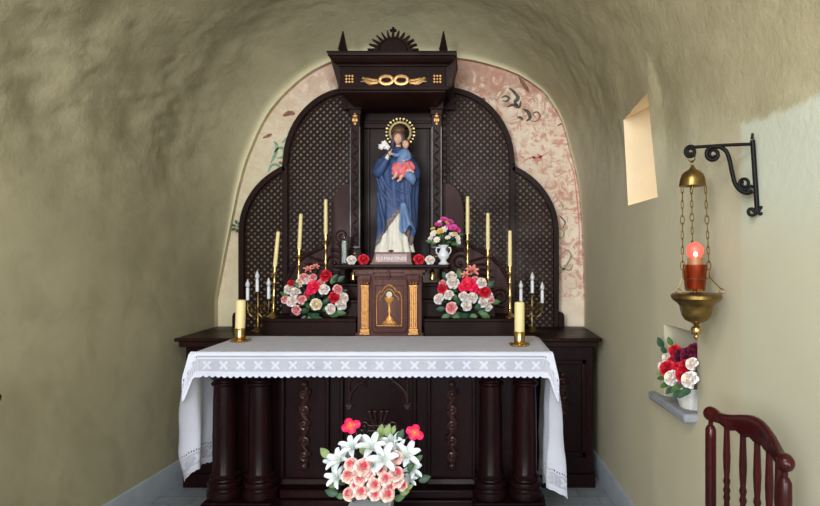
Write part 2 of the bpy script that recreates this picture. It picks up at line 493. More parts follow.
us = [('L', z) for z in zs[:-1]] + [('A', PI - PI*i/nA) for i in range(nA+1)] + [('R', z) for z in reversed(zs[:-1])]
def rough_amt(p):
    # hand-trowelled plaster: rougher high up
    a = 0.0025 + 0.011*sstep(1.7, 2.4, p.z)
    a += 0.024*math.exp(-(((p.x+1.85)/0.5)**2+((p.y-3.0)/0.9)**2+((p.z-2.35)/0.5)**2))
    return a*(0.25+0.75*sstep(4.5, 4.2, p.y))
NU = len(us); NY = len(ys)
P = []
for j, yy in enumerate(ys):
    for i, u in enumerate(us):
        p = ring(yy, u)
        q = p*1.0
        c = Vector((CX, p.y, min(p.z, ZS))); nrm = (c-p).normalized()
        d = noise.fractal(q*2.2, 1.0, 2.0, 2)*0.8 + noise.turbulence(q*5.5, 3, False)*0.5 - 0.3
        d += 0.35*noise.noise(q*16) + .25*noise.noise(q*30)
        edge = 1.0
        p = p + nrm*d*rough_amt(p)*(0 if yy >= 4.499 else 1)
        P.append(p)
# window: sloping top edge, ragged
iz = [i for i, u in enumerate(us) if u[0] == 'R' or (u[0] == 'A' and u[1] < 0.9)]
def in_win(j, i):
    ya, yb = ys[j], ys[j+1]
    if not (ya >= WIN[0]-1e-6 and yb <= WIN[1]+1e-6): return False
    zc = (ring((ya+yb)/2, us[i]).z + ring((ya+yb)/2, us[i+1]).z)/2
    return us[i][0] == 'A' and us[i][1] < 0.5 and zc > WIN[2] and zc < WIN[3] or (us[i+1][0] == 'R' and zc > WIN[2] and zc < WIN[3])
def in_nic(j, i):
    ya, yb = ys[j], ys[j+1]
    if not (ya >= NIC[0]-1e-6 and yb <= NIC[1]+1e-6): return False
    if us[i][0] != 'R' or us[i+1][0] != 'R': return False
    zc = (us[i][1]+us[i+1][1])/2
    return NIC[2] < zc < NIC[3]
# snap the top row of the window to a sloping line
wtop = None
for i in range(NU-1):
    if us[i][0] == 'A' and us[i+1][0] == 'A' and us[i+1][1] < 0.5 and any(in_win(j, i) for j in range(NY-1)):
        wtop = i; break
def wtop_z(y): return lerp(2.295, 2.275, (y-WIN[0])/(WIN[1]-WIN[0]))
for j in range(NY):
    if WIN[0]-1e-6 <= ys[j] <= WIN[1]+1e-6:
        p = P[j*NU+wtop]; pn = P[j*NU+wtop+1]
        zt = wtop_z(ys[j]) + 0.008*noise.noise(Vector((ys[j]*14, 0, 3)))
        P[j*NU+wtop] = Vector((xr(ys[j], 1.8)-0.05+0.025*(ys[j]-WIN[0])/.5, p.y, zt))
        # rows below: even spacing down to the sill
        k = wtop+1
        rows = []
        while k < NU and (us[k][0] == 'A' or us[k][1] > WIN[2]-1e-6): rows.append(k); k += 1
        for n_, kk in enumerate(rows):
            tt = (n_+1)/len(rows)
            pz = lerp(zt, WIN[2], tt); o = P[j*NU+kk]
            P[j*NU+kk] = Vector((lerp(P[j*NU+wtop].x, xr(ys[j], 1.78), tt), o.y, pz))
def shell_part(name, i0, i1):
    idx = {}; vs = []; fs = []; lip = []
    def vid(j, i):
        k = j*NU+i
        if k not in idx:
            idx[k] = len(vs); vs.append(tuple(P[k])); lip.append(math.exp(-((4.5-ys[j])/0.014)**2))
        return idx[k]
    for j in range(NY-1):
        for i in range(i0, i1):
            if (WIN[0]-1e-6 <= ys[j] and ys[j+1] <= WIN[1]+1e-6 and wtop <= i < us.index(('R', WIN[2]))) or in_nic(j, i): continue
            fs.append((vid(j, i), vid(j, i+1), vid(j+1, i+1), vid(j+1, i)))
    me = bpy.data.meshes.new(name); me.from_pydata(vs, [], fs); me.materials.append(M['plaster'])
    at_ = me.attributes.new('lip', 'FLOAT', 'POINT')
    for k, v in enumerate(lip): at_.data[k].value = v
    for p in me.polygons: p.use_smooth = True
    inv = {v: k for k, v in idx.items()}
    nr = [FN[inv[k]] for k in range(len(vs))]
    me.normals_split_custom_set_from_vertices(nr)
    o = bpy.data.objects.new(name, me); COL.objects.link(o); return struct(o)
# smooth normals over the whole grid
FN = []
for j in range(NY):
    for i in range(NU):
        a = P[j*NU+min(i+1, NU-1)]-P[j*NU+max(i-1, 0)]
        b = P[min(j+1, NY-1)*NU+i]-P[max(j-1, 0)*NU+i]
        n_ = a.cross(b)
        FN.append(tuple(n_.normalized()) if n_.length > 1e-12 else (0, 0, 1))
iL = len(zs)-1 + 22; iR = len(zs)-1 + nA - 22
shell_part('wall_left', 0, iL)
shell_part('ceiling', iL, iR)
shell_part('wall_right', iR, NU-1)

# back wall with remains of wall painting, set behind the arch
YB = 4.55
poly = [ring(4.5, u) for u in us]
mb = MB()
n = len(poly)
mb.add([(p.x, YB, p.z) for p in poly], [tuple(range(n))])
for p_, q_ in zip(poly, poly[1:]):
    mb.add([tuple(p_), tuple(q_), (q_.x, YB, q_.z), (p_.x, YB, p_.z)], [(0, 1, 2, 3)])
wb = struct(mb.build('wall_back', M['fresco'], None, smooth=60))
# wall paint: scrolls brushed on the back wall (3 mm thick strokes of paint on plaster)
def stroke(pxs, w, mat):
    pts = catmull([Vector((at(x, y, YB).x, at(x, y, YB).z, 0)) for x, y in pxs], 6)
    N = len(pts); vs = []; fs = []
    for i, p in enumerate(pts):
        d = (pts[min(i+1, N-1)]-pts[max(i-1, 0)]).normalized(); k = Vector((-d.y, d.x, 0))
        ww = w*YB/F*(0.25+0.75*math.sin(PI*(i+0.5)/N))*(0.8+0.4*random.random())
        a, b = p+k*ww, p-k*ww
        for q in (a, b): vs.append((q.x, YB-0.003, q.y))
        for q in (a, b): vs.append((q.x, YB+0.002, q.y))
    for i in range(N-1):
        o = i*4
        fs += [(o, o+4, o+5, o+1), (o, o+2, o+6, o+4), (o+1, o+5, o+7, o+3)]
    MB().add(vs, fs).build('painted_scroll', mat, wb, smooth=60)
D_, T_, R_, O_, Q_ = M['paint_dark'], M['paint_teal'], M['paint_rust'], M['paint_olive'], M['paint_rose']
for s_, w, m_ in [
    ([(501,98),(505,96),(509,98),(507,101),(502,101)], 1.2, D_), ([(509,88),(514,92),(518,98),(515,102),(518,106)], 1.9, D_),
    ([(507,107),(513,105),(519,107),(521,101)], 1.6, D_), ([(523,109),(528,112),(530,118),(526,121)], 1.9, D_), ([(517,117),(521,118),(523,120)], 1.3, D_),
    ([(519,77),(524,85),(529,92)], 2.2, R_), ([(545,98),(549,100),(553,105),(552,109)], 2.2, O_), ([(482,98),(485,101)], 2.0, R_),
    ([(536,118),(533,114),(537,112),(540,116),(537,121),(531,121)], 0.8, R_),
    ([(557,126),(562,124),(565,127)], 0.9, R_), ([(569,150),(573,152),(572,156)], 1.6, Q_),
    ([(568,158),(574,175),(577,200),(579,225),(579,262)], 0.6, Q_), ([(521,163),(530,158),(540,157),(548,152)], 0.9, Q_),
    ([(532,156),(537,160),(541,157),(537,154)], 1.6, Q_),
    ([(556,285),(559,275),(566,266),(571,256),(567,250),(562,254)], 1.0, O_), ([(558,262),(562,268),(570,270),(573,264)], 1.0, O_),
    ([(555,232),(559,228),(564,232),(562,238),(558,236)], 0.9, O_), ([(559,215),(565,222),(563,228)], 0.7, D_), ([(559,200),(563,206),(561,212)], 0.7, O_),
    ([(275,152),(279,148),(284,150),(283,157),(277,158)], 1.7, T_), ([(282,143),(288,138),(293,141),(291,148),(285,150)], 1.7, T_),
    ([(268,172),(272,165),(279,166),(277,173),(272,172)], 1.5, T_), ([(274,141),(277,146),(275,155),(271,163)], 1.7, T_), ([(285,157),(290,158),(289,163)], 1.4, T_),
    ([(283,116),(290,113),(295,114)], 2.4, R_), ([(263,138),(268,136),(272,134)], 1.6, R_), ([(279,162),(283,164)], 1.6, R_)]:
    stroke(s_, w, m_)

# floor, entrance wall with its open doorway behind the camera
mb = MB(); mb.box(-2.6, 1.6, -2.45, 4.57, -0.1, 0.0); struct(mb.build('floor', M['floor']))
mb = MB()
for x0, x1, z0, z1 in ((-2.47, -2.1, 0, 3.4), (-2.1, -1.1, 0, 1.1), (-2.1, -1.1, 3.0, 3.4), (-1.1, .2, 0, 3.4), (.2, 1.25, 2.9, 3.4), (1.25, 1.5, 0, 3.4)):
    mb.box(x0, x1, -2.6, -2.4, z0, z1)
struct(mb.build('wall_front', M['plaster'], smooth=0))

# skirting along both side walls
def skirt(name, side, y0, y1, zt):
    mb = MB(); N = 24; prev = None; vs = []; fs = []
    sg = 1 if side == 'L' else -1
    for k in range(N+1):
        yy = lerp(y0, y1, k/N); x = ring(yy, (side, 0.1)).x
        vs += [(x+sg*0.022, yy, 0), (x+sg*0.018, yy, zt-0.008), (x+sg*0.010, yy, zt), (x-sg*0.03, yy, zt)]
    for k in range(N):
        for m_ in range(3):
            a = k*4+m_; fs.append((a, a+1, a+5, a+4))
    return struct(mb.add(vs, fs).build(name, M['skirt'], smooth=60))
skirt('baseboard_left', 'L', -2.4, 4.45, 0.145)
skirt('baseboard_right', 'R', -2.4, 4.45, 0.145)

# window slit: deep splayed reveal, small light at the outside end
mb = MB()
ya, yb = WIN[0], WIN[1]
def wp(j_, top):
    return None
inner = []
xa, xb = xr(ya, 1.8), xr(yb, 1.8)
sill_a, sill_b = Vector((xa, ya, WIN[2])), Vector((xb, yb, WIN[2]))
ja = ys.index(round(ya, 4)); jb = ys.index(round(yb, 4))
top_a, top_b = P[ja*NU+wtop], P[jb*NU+wtop]
bot_a, bot_b = P[ja*NU+[k for k, u in enumerate(us) if u == ('R', WIN[2])][0]], P[jb*NU+[k for k, u in enumerate(us) if u == ('R', WIN[2])][0]]
OX = 1.55
o_ta, o_tb = Vector((OX, 2.98, 2.62)), Vector((OX, 3.34, 2.62))
o_ba, o_bb = Vector((OX, 2.98, 1.86)), Vector((OX, 3.34, 1.86))
toprow = [P[j*NU+wtop] for j in range(ja, jb+1)]
botk = [k for k, u in enumerate(us) if u == ('R', WIN[2])][0]
botrow = [P[j*NU+botk] for j in range(ja, jb+1)]
L_ = len(toprow)
# head and sill
for row, oa, ob in ((toprow, o_ta, o_tb), (botrow, o_ba, o_bb)):
    vs = [tuple(p) for p in row] + [tuple(oa.lerp(ob, k/(L_-1))) for k in range(L_)]
    mb.add(vs, [(k, k+1, L_+k+1, L_+k) for k in range(L_-1)])
# jambs, following the ragged wall edge
for j, oa, ob in ((ja, o_ta, o_ba), (jb, o_tb, o_bb)):
    colm = [P[j*NU+k] for k in range(wtop, botk+1)]; n_ = len(colm)
    vs = [tuple(p) for p in colm] + [tuple(oa.lerp(ob, k/(n_-1))) for k in range(n_)]
    mb.add(vs, [(k, k+1, n_+k+1, n_+k) for k in range(n_-1)])
win = struct(mb.build('window_1', M['reveal'], smooth=30))
gp = MB(); gp.box(OX-0.006, OX+0.002, 2.98, 3.34, 1.86, 2.62); gp.build('glass_pane', M['glass'], win)
fr = MB()
fr.box(OX-0.02, OX+0.02, 2.96, 2.99, 1.84, 2.64); fr.box(OX-0.02, OX+0.02, 3.33, 3.36, 1.84, 2.64)
fr.box(OX-0.02, OX+0.02, 2.99, 3.33, 1.84, 1.87); fr.box(OX-0.02, OX+0.02, 2.99, 3.33, 2.61, 2.64); fr.box(OX-0.015, OX+0.015, 3.15, 3.17, 1.87, 2.61)
fr.build('window_frame', M['wood'], win)
# niche lining + slab
mb = MB()
nx0 = xr(NIC[0], 1.0); nx1 = xr(NIC[1], 1.0); NB = 1.24
k0 = [k for k, u in enumerate(us) if u == ('R', NIC[2])][0]; k1 = [k for k, u in enumerate(us) if u == ('R', NIC[3])][0]
ja, jb = ys.index(NIC[0]), ys.index(NIC[1])
for row, z in (([P[j*NU+k1] for j in range(ja, jb+1)], NIC[3]-0.015), ([P[j*NU+k0] for j in range(ja, jb+1)], NIC[2])):
    n_ = len(row)
    mb.add([tuple(p) for p in row]+[(NB, p.y, z) for p in row], [(k, k+1, n_+k+1, n_+k) for k in range(n_-1)])
for j in (ja, jb):
    cl = [P[j*NU+k] for k in range(k1, k0+1)]; n_ = len(cl)
    mb.add([tuple(p) for p in cl]+[(NB, p.y, lerp(NIC[3]-.015, NIC[2], k/(n_-1))) for k, p in enumerate(cl)], [(k, k+1, n_+k+1, n_+k) for k in range(n_-1)])
mb.add([(NB, NIC[0], NIC[2]), (NB, NIC[1], NIC[2]), (NB, NIC[1], NIC[3]-.015), (NB, NIC[0], NIC[3]-.015)], [(0, 1, 2, 3)])
struct(mb.build('trim_1', M['plaster'], smooth=30))
mb = MB()
sl = [(nx0-0.055, NIC[0]-0.0), (NB-.02, NIC[0]+.004), (NB-.02, NIC[1]-.004), (nx1+.02, NIC[1]-.004), (nx1+.02, NIC[1]+.1), (nx1-0.045, NIC[1]+0.11)]
mb.add([(x, y_, NIC[2]-0.035) for x, y_ in sl]+[(x, y_, NIC[2]+0.004) for x, y_ in sl], [tuple(range(5,-1,-1)),tuple(range(6,12))]+[(i,(i+1)%6,(i+1)%6+6,i+6) for i in range(6)])
struct(mb.build('trim_2', M['stone'], bevel=0.012))

# ------------------------------------------------------------------ altar base cabinet
def bxx(mb, d0, d1, y0, y1, z0, z1): return mb.box(AX+d0, AX+d1, y0, y1, z0, z1)
CT = 0.976
cab = thing('altar_cabinet', 'long low dark wooden cabinet standing behind the altar table, its ends showing on both sides', 'cabinet', (AX, 4.1, 0))
mb = MB(); bxx(mb, -1.32, 1.325, 3.90, 4.49, 0.09, CT-0.06); mb.build('body', M['wood_table'], cab, bevel=0.004)
mb = MB(); bxx(mb, -1.335, 1.34, 3.885, 4.49, 0.0, 0.09); mb.build('base', M['wood_table'], cab, bevel=0.006)
mb = MB(); bxx(mb, -1.37, 1.375, 3.84, 4.495, CT-0.022, CT); bxx(mb, -1.35, 1.355, 3.862, 4.495, CT-0.06, CT-0.022); mb.build('top', M['wood'], cab, bevel=0.006)
for sg in (-1, 1):
    c = sg*1.13
    mb = MB()
    for a in ((c-.15, c+.15, .2, .235), (c-.15, c+.15, .8, .83)): bxx(mb, a[0], a[1], 3.885, 3.901, a[2], a[3])
    for a in ((c-.15, c-.12), (c+.12, c+.15)): bxx(mb, a[0], a[1], 3.885, 3.901, .2, .83)
    mb.build('panel', M['wood_table'], cab, bevel=0.005)
def acanthus(mb, cx, y, z0, z1, w, r, n=4):
    """running scroll of carved leaves between z0 and z1"""
    H = (z1-z0)/n
    main = []
    for k in range(n*8+1):
        t = k/(n*8)
        main.append((cx+w*0.45*math.sin(t*n*PI), y, lerp(z0, z1, t)))
    mb.tube(main, [r*(0.7+0.5*math.sin(PI*i/len(main))) for i in range(len(main))], 6)
    for k in range(n):
        sg = 1 if k % 2 == 0 else -1
        c = (cx+sg*w*0.02, z0+(k+0.5)*H)
        sp = spiral(c, w*0.62, w*0.10, -PI/2 if sg > 0 else -PI/2, -PI/2+sg*-1*2.6*PI, 22)
        mb.tube([(x, y-0.004, z) for x, z in sp], [lerp(r*0.9, r*0.5, i/22) for i in range(23)], 6)
        mb.ball((c[0], y-0.006, c[1]), r*1.25, 8, 6)
        for q in range(3):
            a = PI/2 - sg*(0.5+q*0.55)
            l = w*(0.75-q*0.12)
            b = Vector((cx+sg*w*0.35, y, z0+(k+0.55)*H))
            mb.tube([b, b+Vector((math.cos(a)*l*0.5, -0.008, math.sin(a)*l*0.5)), b+Vector((math.cos(a-sg*.4)*l, 0.0, math.sin(a-sg*.4)*l))], [r*0.7, r*1.1, r*0.25], 6)
    mb.ball((cx, y, z0-r), r*1.9, 8, 6); mb.ball((cx, y, z1+r), r*1.6, 8, 6)
    return mb
for sg in (-1, 1):
    mb = MB(); acanthus(mb, AX+sg*1.13, 3.893, .5, .72, .05, .012, 3); mb.build('carved_ornament', M['wood_carve'], cab)

# ------------------------------------------------------------------ altar table
tab = thing('altar_table', 'carved dark wooden altar table with paired columns, half hidden under the white cloth', 'altar', (AX, 3.5, 0))
mb = MB(); bxx(mb, -.945, .945, 3.215, 3.83, .935, .985); bxx(mb, -.93, .93, 3.235, 3.83, .90, .935); mb.build('table_top', M['wood_table'], tab, bevel=0.006)
mb = MB(); bxx(mb, -.90, .90, 3.46, 3.83, .10, .90); mb.build('body', M['wood_table'], tab, bevel=0.004)
mb = MB(); bxx(mb, -.95, .95, 3.36, 3.83, 0, .135); bxx(mb, -.55, .55, 3.38, 3.46, .135, .185); mb.build('base', M['wood_table'], tab, bevel=0.008)
for sg in (-1, 1):
    mb = MB(); bxx(mb, sg*.74-.20, sg*.74+.20, 3.235, 3.36, 0, .152); bxx(mb, sg*.74-.19, sg*.74+.19, 3.245, 3.40, .152, .165); mb.build('plinth', M['wood_table'], tab, bevel=0.008)
for d in (-.84, -.643, .643, .835):
    mb = MB()
    prof = [(.086,.165),(.093,.172),(.096,.190),(.093,.208),(.080,.217),(.077,.224),(.088,.232),(.092,.246),(.088,.260),(.073,.267),(.071,.276),(.080,.283),(.081,.291),(.070,.299),(.064,.31),
            (.064,.5),(.061,.7),(.058,.785),(.068,.790),(.072,.797),(.068,.805),(.058,.809),(.058,.818),(.070,.826),(.084,.842),(.088,.856),(.088,.90)]
    mb.lathe(prof, (AX+d, 3.345, 0), 28); mb.build('column', M['wood_table'], tab, smooth=35)
for a, b, z0, z1 in ((-.56, -.28, .2, .88), (.28, .56, .2, .88), (-.22, .22, .2, .88)):
    mb = MB(); y0, y1 = 3.432, 3.462; w = .022
    bxx(mb, a, a+w, y0, y1, z0, z1); bxx(mb, b-w, b, y0, y1, z0, z1); bxx(mb, a, b, y0, y1, z1-w, z1)
    mb.add([(AX+a, y0-.012, z0), (AX+b, y0-.012, z0), (AX+b, y1, z0), (AX+a, y1, z0), (AX+a+.01, y0+.004, z0+.03), (AX+b-.01, y0+.004, z0+.03), (AX+b-.01, y1, z0+.03), (AX+a+.01, y1, z0+.03)],
           [(0,3,2,1),(4,5,6,7),(0,1,5,4),(1,2,6,5),(2,3,7,6),(3,0,4,7)])
    mb.build('panel', M['wood_table'], tab, bevel=0.005)
for sg in (-1, 1):
    mb = MB(); acanthus(mb, AX+sg*.424, 3.446, .31, .755, .040, .0125, 5); mb.build('carved_ornament', M['wood_carve'], tab)
# gothic spandrels in the middle panel
for sg in (-1, 1):
    mb = MB(); o = AX; yy = 3.45
    X = lambda d: AX + sg*d
    mb.tube([(X(.168), yy, .66), (X(.168), yy, .87)], .007, 8)
    mb.tube([Vector(p) for p in catmull([(X(.165), yy, .675), (X(.155), yy, .715), (X(.125), yy, .755), (X(.085), yy, .785), (X(.045), yy, .83), (X(.02), yy, .875)], 5)], .009, 8)
    mb.tube([(x, yy, z) for x, z in spiral((X(.145), .815), .03, .008, -PI/2, -PI/2+sg*2.2*PI, 20)], .006, 6)
    mb.tube([(x, yy, z) for x, z in spiral((X(.1), .84), .032, .008, PI/2, PI/2-sg*2.2*PI, 20)], .006, 6)
    mb.tube([(X(.09), yy, .785), (X(.075), yy-.006, .765), (X(.07), yy, .75)], [.006, .010, .004], 6)
    mb.box(min(X(.185), X(.15)), max(X(.185), X(.15)), yy-.014, yy+.012, .640, .652)
    mb.box(min(X(.178), X(.157)), max(X(.178), X(.157)), yy-.010, yy+.012, .625, .640)
    mb.build('arch_tracery', M['wood_carve'], tab)
mb = MB(); yy = 3.445
for x0, x1 in ((-.022, -.05), (-.012, -.018), (.012, .02), (.022, .052)):
    mb.tube([(AX+x0, yy, .44), (AX+x0*1.2, yy, .54), (AX+x1, yy, .605)], [.006, .006, .007], 6)
    mb.ball((AX+x1, yy-.003, .612), .011, 8, 6, (1.2, .8, .7))
for z in (.46, .50, .53): mb.tube([(AX-.06, yy, z), (AX+.06, yy, z)], .005, 6)
for sg in (-1, 1):
    mb.tube([(x, yy, z) for x, z in spiral((AX+sg*.085, .52), .035, .008, PI if sg > 0 else 0, (PI if sg > 0 else 0)-sg*2.4*PI, 20)], .005, 6)
    mb.tube([(AX+sg*.05, yy, .44), (AX+sg*.09, yy, .44)], .006, 6)
mb.build('carved_monogram', M['wood_carve'], tab)

# ------------------------------------------------------------------ white lace cloth
def make_cloth():
    verts = []; faces = []; uvs = []
    cache = {}
    zt = 0.993; hw = 0.968; y0 = 3.2; y1 = 3.825
    def addgrid(fn, nu, nv):
        o = len(verts)
        for j in range(nv+1):
            for i in range(nu+1):
                p, uv = fn(i/nu, j/nv); verts.append(tuple(p)); uvs.append(uv)
        for j in range(nv):
            for i in range(nu):
                a = o+j*(nu+1)+i; faces.append((a, a+1, a+nu+2, a+nu+1))
    def side_prof(sg, s):
        """edge line of the table top on the side: s 0 front .. 1 back"""
        return Vector((AX+sg*hw, lerp(y0, y1, s), zt))
    # top
    def top(u, v):
        x = lerp(-hw, hw, u); yy = lerp(y0+0.012, y1, v)
        r = 0.012*sstep(.97, 1.0, abs(x)/hw)
        z = zt - r + 0.0012*noise.noise(Vector((x*5, yy*6, 0)))
        return Vector((AX+x, yy, z)), (x, 1.0)
    addgrid(top, 120, 24)
    # front drop with scalloped hem
    H = 0.143
    NX = 57*8
    def front(u, v):
        x = lerp(-hw, hw, u)
        sc = 0.010*abs(math.sin(PI*u*57))
        ed = sstep(0.955, 1.0, abs(x)/hw)
        HL = H+0.13*ed
        d = v*(HL-0.010+sc)
        # soft rounded shoulder then hanging, slight waviness growing downwards
        if d < 0.02:
            a = d/0.02*PI/2; yy = y0+0.012-0.014*math.sin(a); z = zt-0.014*(1-math.cos(a))*1.0
        else:
            yy = y0-0.002; z = zt-0.014-(d-0.02)
        k = d/H
        edge = sstep(0.93, 1.0, abs(x)/hw); k = min(1, d/H)
        yy += -0.006*k*math.sin(x*9+0.7) - 0.004*k*math.sin(x*23) - 0.028*k*edge*1.0
        xx = x + (1 if x > 0 else -1)*0.03*k*edge
        # hem drops at the corners into the falling side
        z -= 0.0*edge
        return Vector((AX+xx, yy, z)), (x, HL-d)
    addgrid(front, NX, 14)
    # sides
    for sg, hem_f, hem_b in ((-1, .325, .30), (1, .235, .13)):
        L0 = 1.0
        def side(u, v, sg=sg, hem_f=hem_f, hem_b=hem_b):
            s = u
            hem = lerp(hem_f, hem_b, s) + 0.006*abs(math.sin(PI*u*20)) + 0.012*math.sin(u*9)
            if s < 0.10: hem -= 0.02*(1-s/0.10)
            L = zt-hem; d = v*L
            sh = min(1, d/0.03)
            z = zt-0.012*sstep(0, .03, d)*0-d if d > 0 else zt-0.012
            z = min(z, zt-0.012)
            k = min(1, d/0.55)
            fold = math.cos(2*PI*(s*3.1)+0.2*sg)*(1-0.3*s)
            out = 0.006*sh + k*(0.002+0.03*fold)*(1-.3*(sg < 0)) + 0.012*k*noise.noise(Vector((s*6, d*5, sg*3)))
            # corner cascade: fabric of the front hangs as a flare at the front corner
            fl = math.exp(-(s/0.07)**2)
            out += fl*(0.022*sstep(0.05, 0.32, d) - 0.03*sstep(0.5, 0.7, d)*(1 if sg < 0 else -0.6))
            yy = lerp(y0, y1, s) + 0.012*k*math.sin(2*PI*s*2.6+1.2) - fl*0.035*sstep(0.02, .2, d)
            return Vector((AX+sg*(hw+out), yy, z)), (yy*1.0, L-d)
        addgrid(side, 90, 60)
    me = bpy.data.meshes.new('altar_cloth'); me.from_pydata(verts, [], faces)
    uvl = me.uv_layers.new(name='UVMap')
    for lp in me.loops: uvl.data[lp.index].uv = uvs[lp.vertex_index]
    me.materials.append(M['cloth'])
    bm = bmesh.new(); bm.from_mesh(me); bmesh.ops.remove_doubles(bm, verts=bm.verts, dist=0.0006); bmesh.ops.recalc_face_normals(bm, faces=bm.faces); bm.to_mesh(me); bm.free()
    for p in me.polygons: p.use_smooth = True
    o = bpy.data.objects.new('altar_cloth', me); COL.objects.link(o)
    return tag(o, 'white lace-edged altar cloth draped over the carved altar table', 'tablecloth')
make_cloth()

# ------------------------------------------------------------------ gradine (stepped ledge for candles)
gr = thing('altar_steps', 'dark wooden stepped ledge behind the altar cloth carrying candlesticks and flowers', 'altar shelf', (AX, 4.2, CT))
def ledge(name, hw, y0, z0, z1, lip=.012):
    for a, b in (((-hw, -.224), (.224, hw)) if name == 'plinth' else ((-hw, hw),)):
        la, lb = (lip if a == -hw else 0), (lip if b == hw else 0)
        mb = MB(); bxx(mb, a, b, y0, 4.33, z0, z1-.02); bxx(mb, a-la, b+lb, y0-lip, 4.33, z1-.02, z1)
        mb.build(name, M['wood'], gr, bevel=0.004)
ledge('plinth', .845, 3.96, CT, 1.09); ledge('step', .70, 4.08, 1.09, 1.205); ledge('step', .575, 4.17, 1.205, 1.312)
SH = 1.445
mb = MB(); bxx(mb, -.385, .385, 4.03, 4.335, SH-.018, SH); bxx(mb, -.375, .375, 4.045, 4.335, SH-.028, SH-.018); mb.build('shelf', M['wood'], gr, bevel=0.004)
for sg in (-1, 1):
    mb = MB(); c = AX+sg*.27
    mb.lathe([(.010,0),(.020,.004),(.022,.012),(.019,.02),(.019,.055),(.022,.06),(.012,.068),(.008,.082)], (c, 4.10, SH-.11), 16)
    mb.build('brass_lamp', M['brass'], gr)
    mb = MB(); bxx(mb, sg*.36-.02, sg*.36+.02, 4.17, 4.33, 1.312, SH-.028); mb.build('bracket', M['wood'], gr, bevel=0.004)

# ------------------------------------------------------------------ tabernacle
tb = thing('tabernacle', 'small wooden tabernacle with gilt pilasters and a chalice on its door', 'tabernacle', (AX, 4.0, CT))
Yt = 3.93
mb = MB(); bxx(mb, -.21, .21, Yt, 4.06, CT, 1.385); mb.build('body', M['wood_warm'], tb, bevel=0.004)
mb = MB(); bxx(mb, -.222, .222, Yt-.012, 4.0, CT, 1.0); mb.build('base', M['wood_warm'], tb, bevel=0.004)
mb = MB(); bxx(mb, -.235, .235, Yt-.03, 4.03, 1.395, 1.415); bxx(mb, -.222, .222, Yt-.018, 4.03, 1.372, 1.395)
for sg in (-1, 1): bxx(mb, sg*.158-.06, sg*.158+.06, Yt-.04, 4.0, 1.385, 1.413)
mb.tube([(AX, Yt-.035, 1.355), (AX, Yt-.035, 1.413)], [.006, .009], 8)
mb.build('cornice', M['wood_warm'], tb, bevel=0.004)
for sg in (-1, 1):
    c = sg*.158
    mb = MB(); bxx(mb, c-.03, c+.03, Yt-.03, Yt, 1.0, 1.03); bxx(mb, c-.034, c+.034, Yt-.034, Yt, .99, 1.004)
    bxx(mb, c-.024, c+.024, Yt-.02, Yt, 1.03, 1.315)
    for k in (-1, 0, 1): bxx(mb, c+k*.014-.003, c+k*.014+.003, Yt-.026, Yt-.018, 1.04, 1.30)
    bxx(mb, c-.028, c+.028, Yt-.026, Yt, 1.30, 1.315)
    p = mb.build('pilaster', M['gilt_old'], tb, bevel=0.002); p['label'] = 'gilt fluted pilaster'
    mb = MB(); bxx(mb, c-.036, c+.036, Yt-.032, Yt, 1.355, 1.375); mb.frustum((AX+c-.026, AX+c+.026, Yt-.02, Yt), 1.315, (AX+c-.04, AX+c+.04, Yt-.034, Yt), 1.355)
    for k in range(-2, 3): mb.ball((AX+c+k*.013, Yt-.026, 1.335+.004*(k % 2)), .009, 8, 6)
    mb.build('capital', M['wood_warm'], tb, bevel=0.002)
    mb = MB()
    for k in range(-1, 2): mb.ball((AX+c+k*.017, Yt-.033, 1.328), .006, 8, 6)
    mb.build('gilt_leaf', M['gilt_old'], tb)
# door with rounded moulding
mb = MB()
def rrect(hx, z0, z1, r, n=5):
    pts = []
    for cx, cz, a0 in ((hx-r, z0+r, -PI/2), (hx-r, z1-r, 0), (-hx+r, z1-r, PI/2), (-hx+r, z0+r, PI)):
        for k in range(n+1): a = a0+PI/2*k/n; pts.append((AX+cx+r*math.cos(a), cz+r*math.sin(a)))
    return pts
mb.prism(rrect(.118, 1.0, 1.365, .03), Yt-.012, Yt)
door = mb.build('door', M['wood_warm'], tb, bevel=0.003)
mb = MB(); mb.tube([(x, Yt-.012, z) for x, z in rrect(.112, 1.008, 1.357, .028)], .007, 8, closed=True)
mb.tube([(AX-.093, Yt-.012, 1.035), (AX+.093, Yt-.012, 1.035), (AX+.093, Yt-.012, 1.31), (AX-.093, Yt-.012, 1.31)], .005, 8, closed=True)
mb.build('moulding', M['wood_warm'], door)
# gilt arch
mb = MB(); ya_ = Yt-.016
arch = [(-.082, 1.048), (-.082, 1.20)]
for k in range(9): a = PI-k*PI/2/8*1.1; arch.append((-.035+.047*math.cos(a), 1.20+.047*math.sin(a)+.0))
arch2 = [(-.082,1.048),(-.082,1.215),(-.078,1.245),(-.068,1.265),(-.055,1.272),(-.045,1.268),(-.042,1.280),(-.030,1.298),(-.015,1.308),(0,1.315)]
arch2 = arch2 + [(-x, z) for x, z in reversed(arch2[:-1])]
mb.tube([(AX+x, ya_, z) for x, z in arch2], .0055, 8, closed=True)
arch3 = [(-.062,1.215),(-.058,1.235),(-.045,1.243),(-.036,1.25),(-.028,1.27),(-.012,1.283),(0,1.287)]
arch3 = arch3 + [(-x, z) for x, z in reversed(arch3[:-1])]
mb.tube([(AX+x, ya_, z) for x, z in arch3], .004, 8)
a = mb.build('gilt_arch', M['gilt_old'], door); a['label'] = 'gilt trefoil arch'
mb = MB()
mb.lathe([(.001,1.058),(.055,1.058),(.056,1.064),(.045,1.068),(.042,1.078),(.028,1.085),(.024,1.095),(.010,1.11),(.007,1.13),(.013,1.142),(.007,1.154),(.007,1.175),(.010,1.19),(.022,1.20),(.030,1.215),(.034,1.232),(.034,1.234),(.02,1.234),(.001,1.232)],
         (AX, Yt-.014, 0), 24, 1, .35)
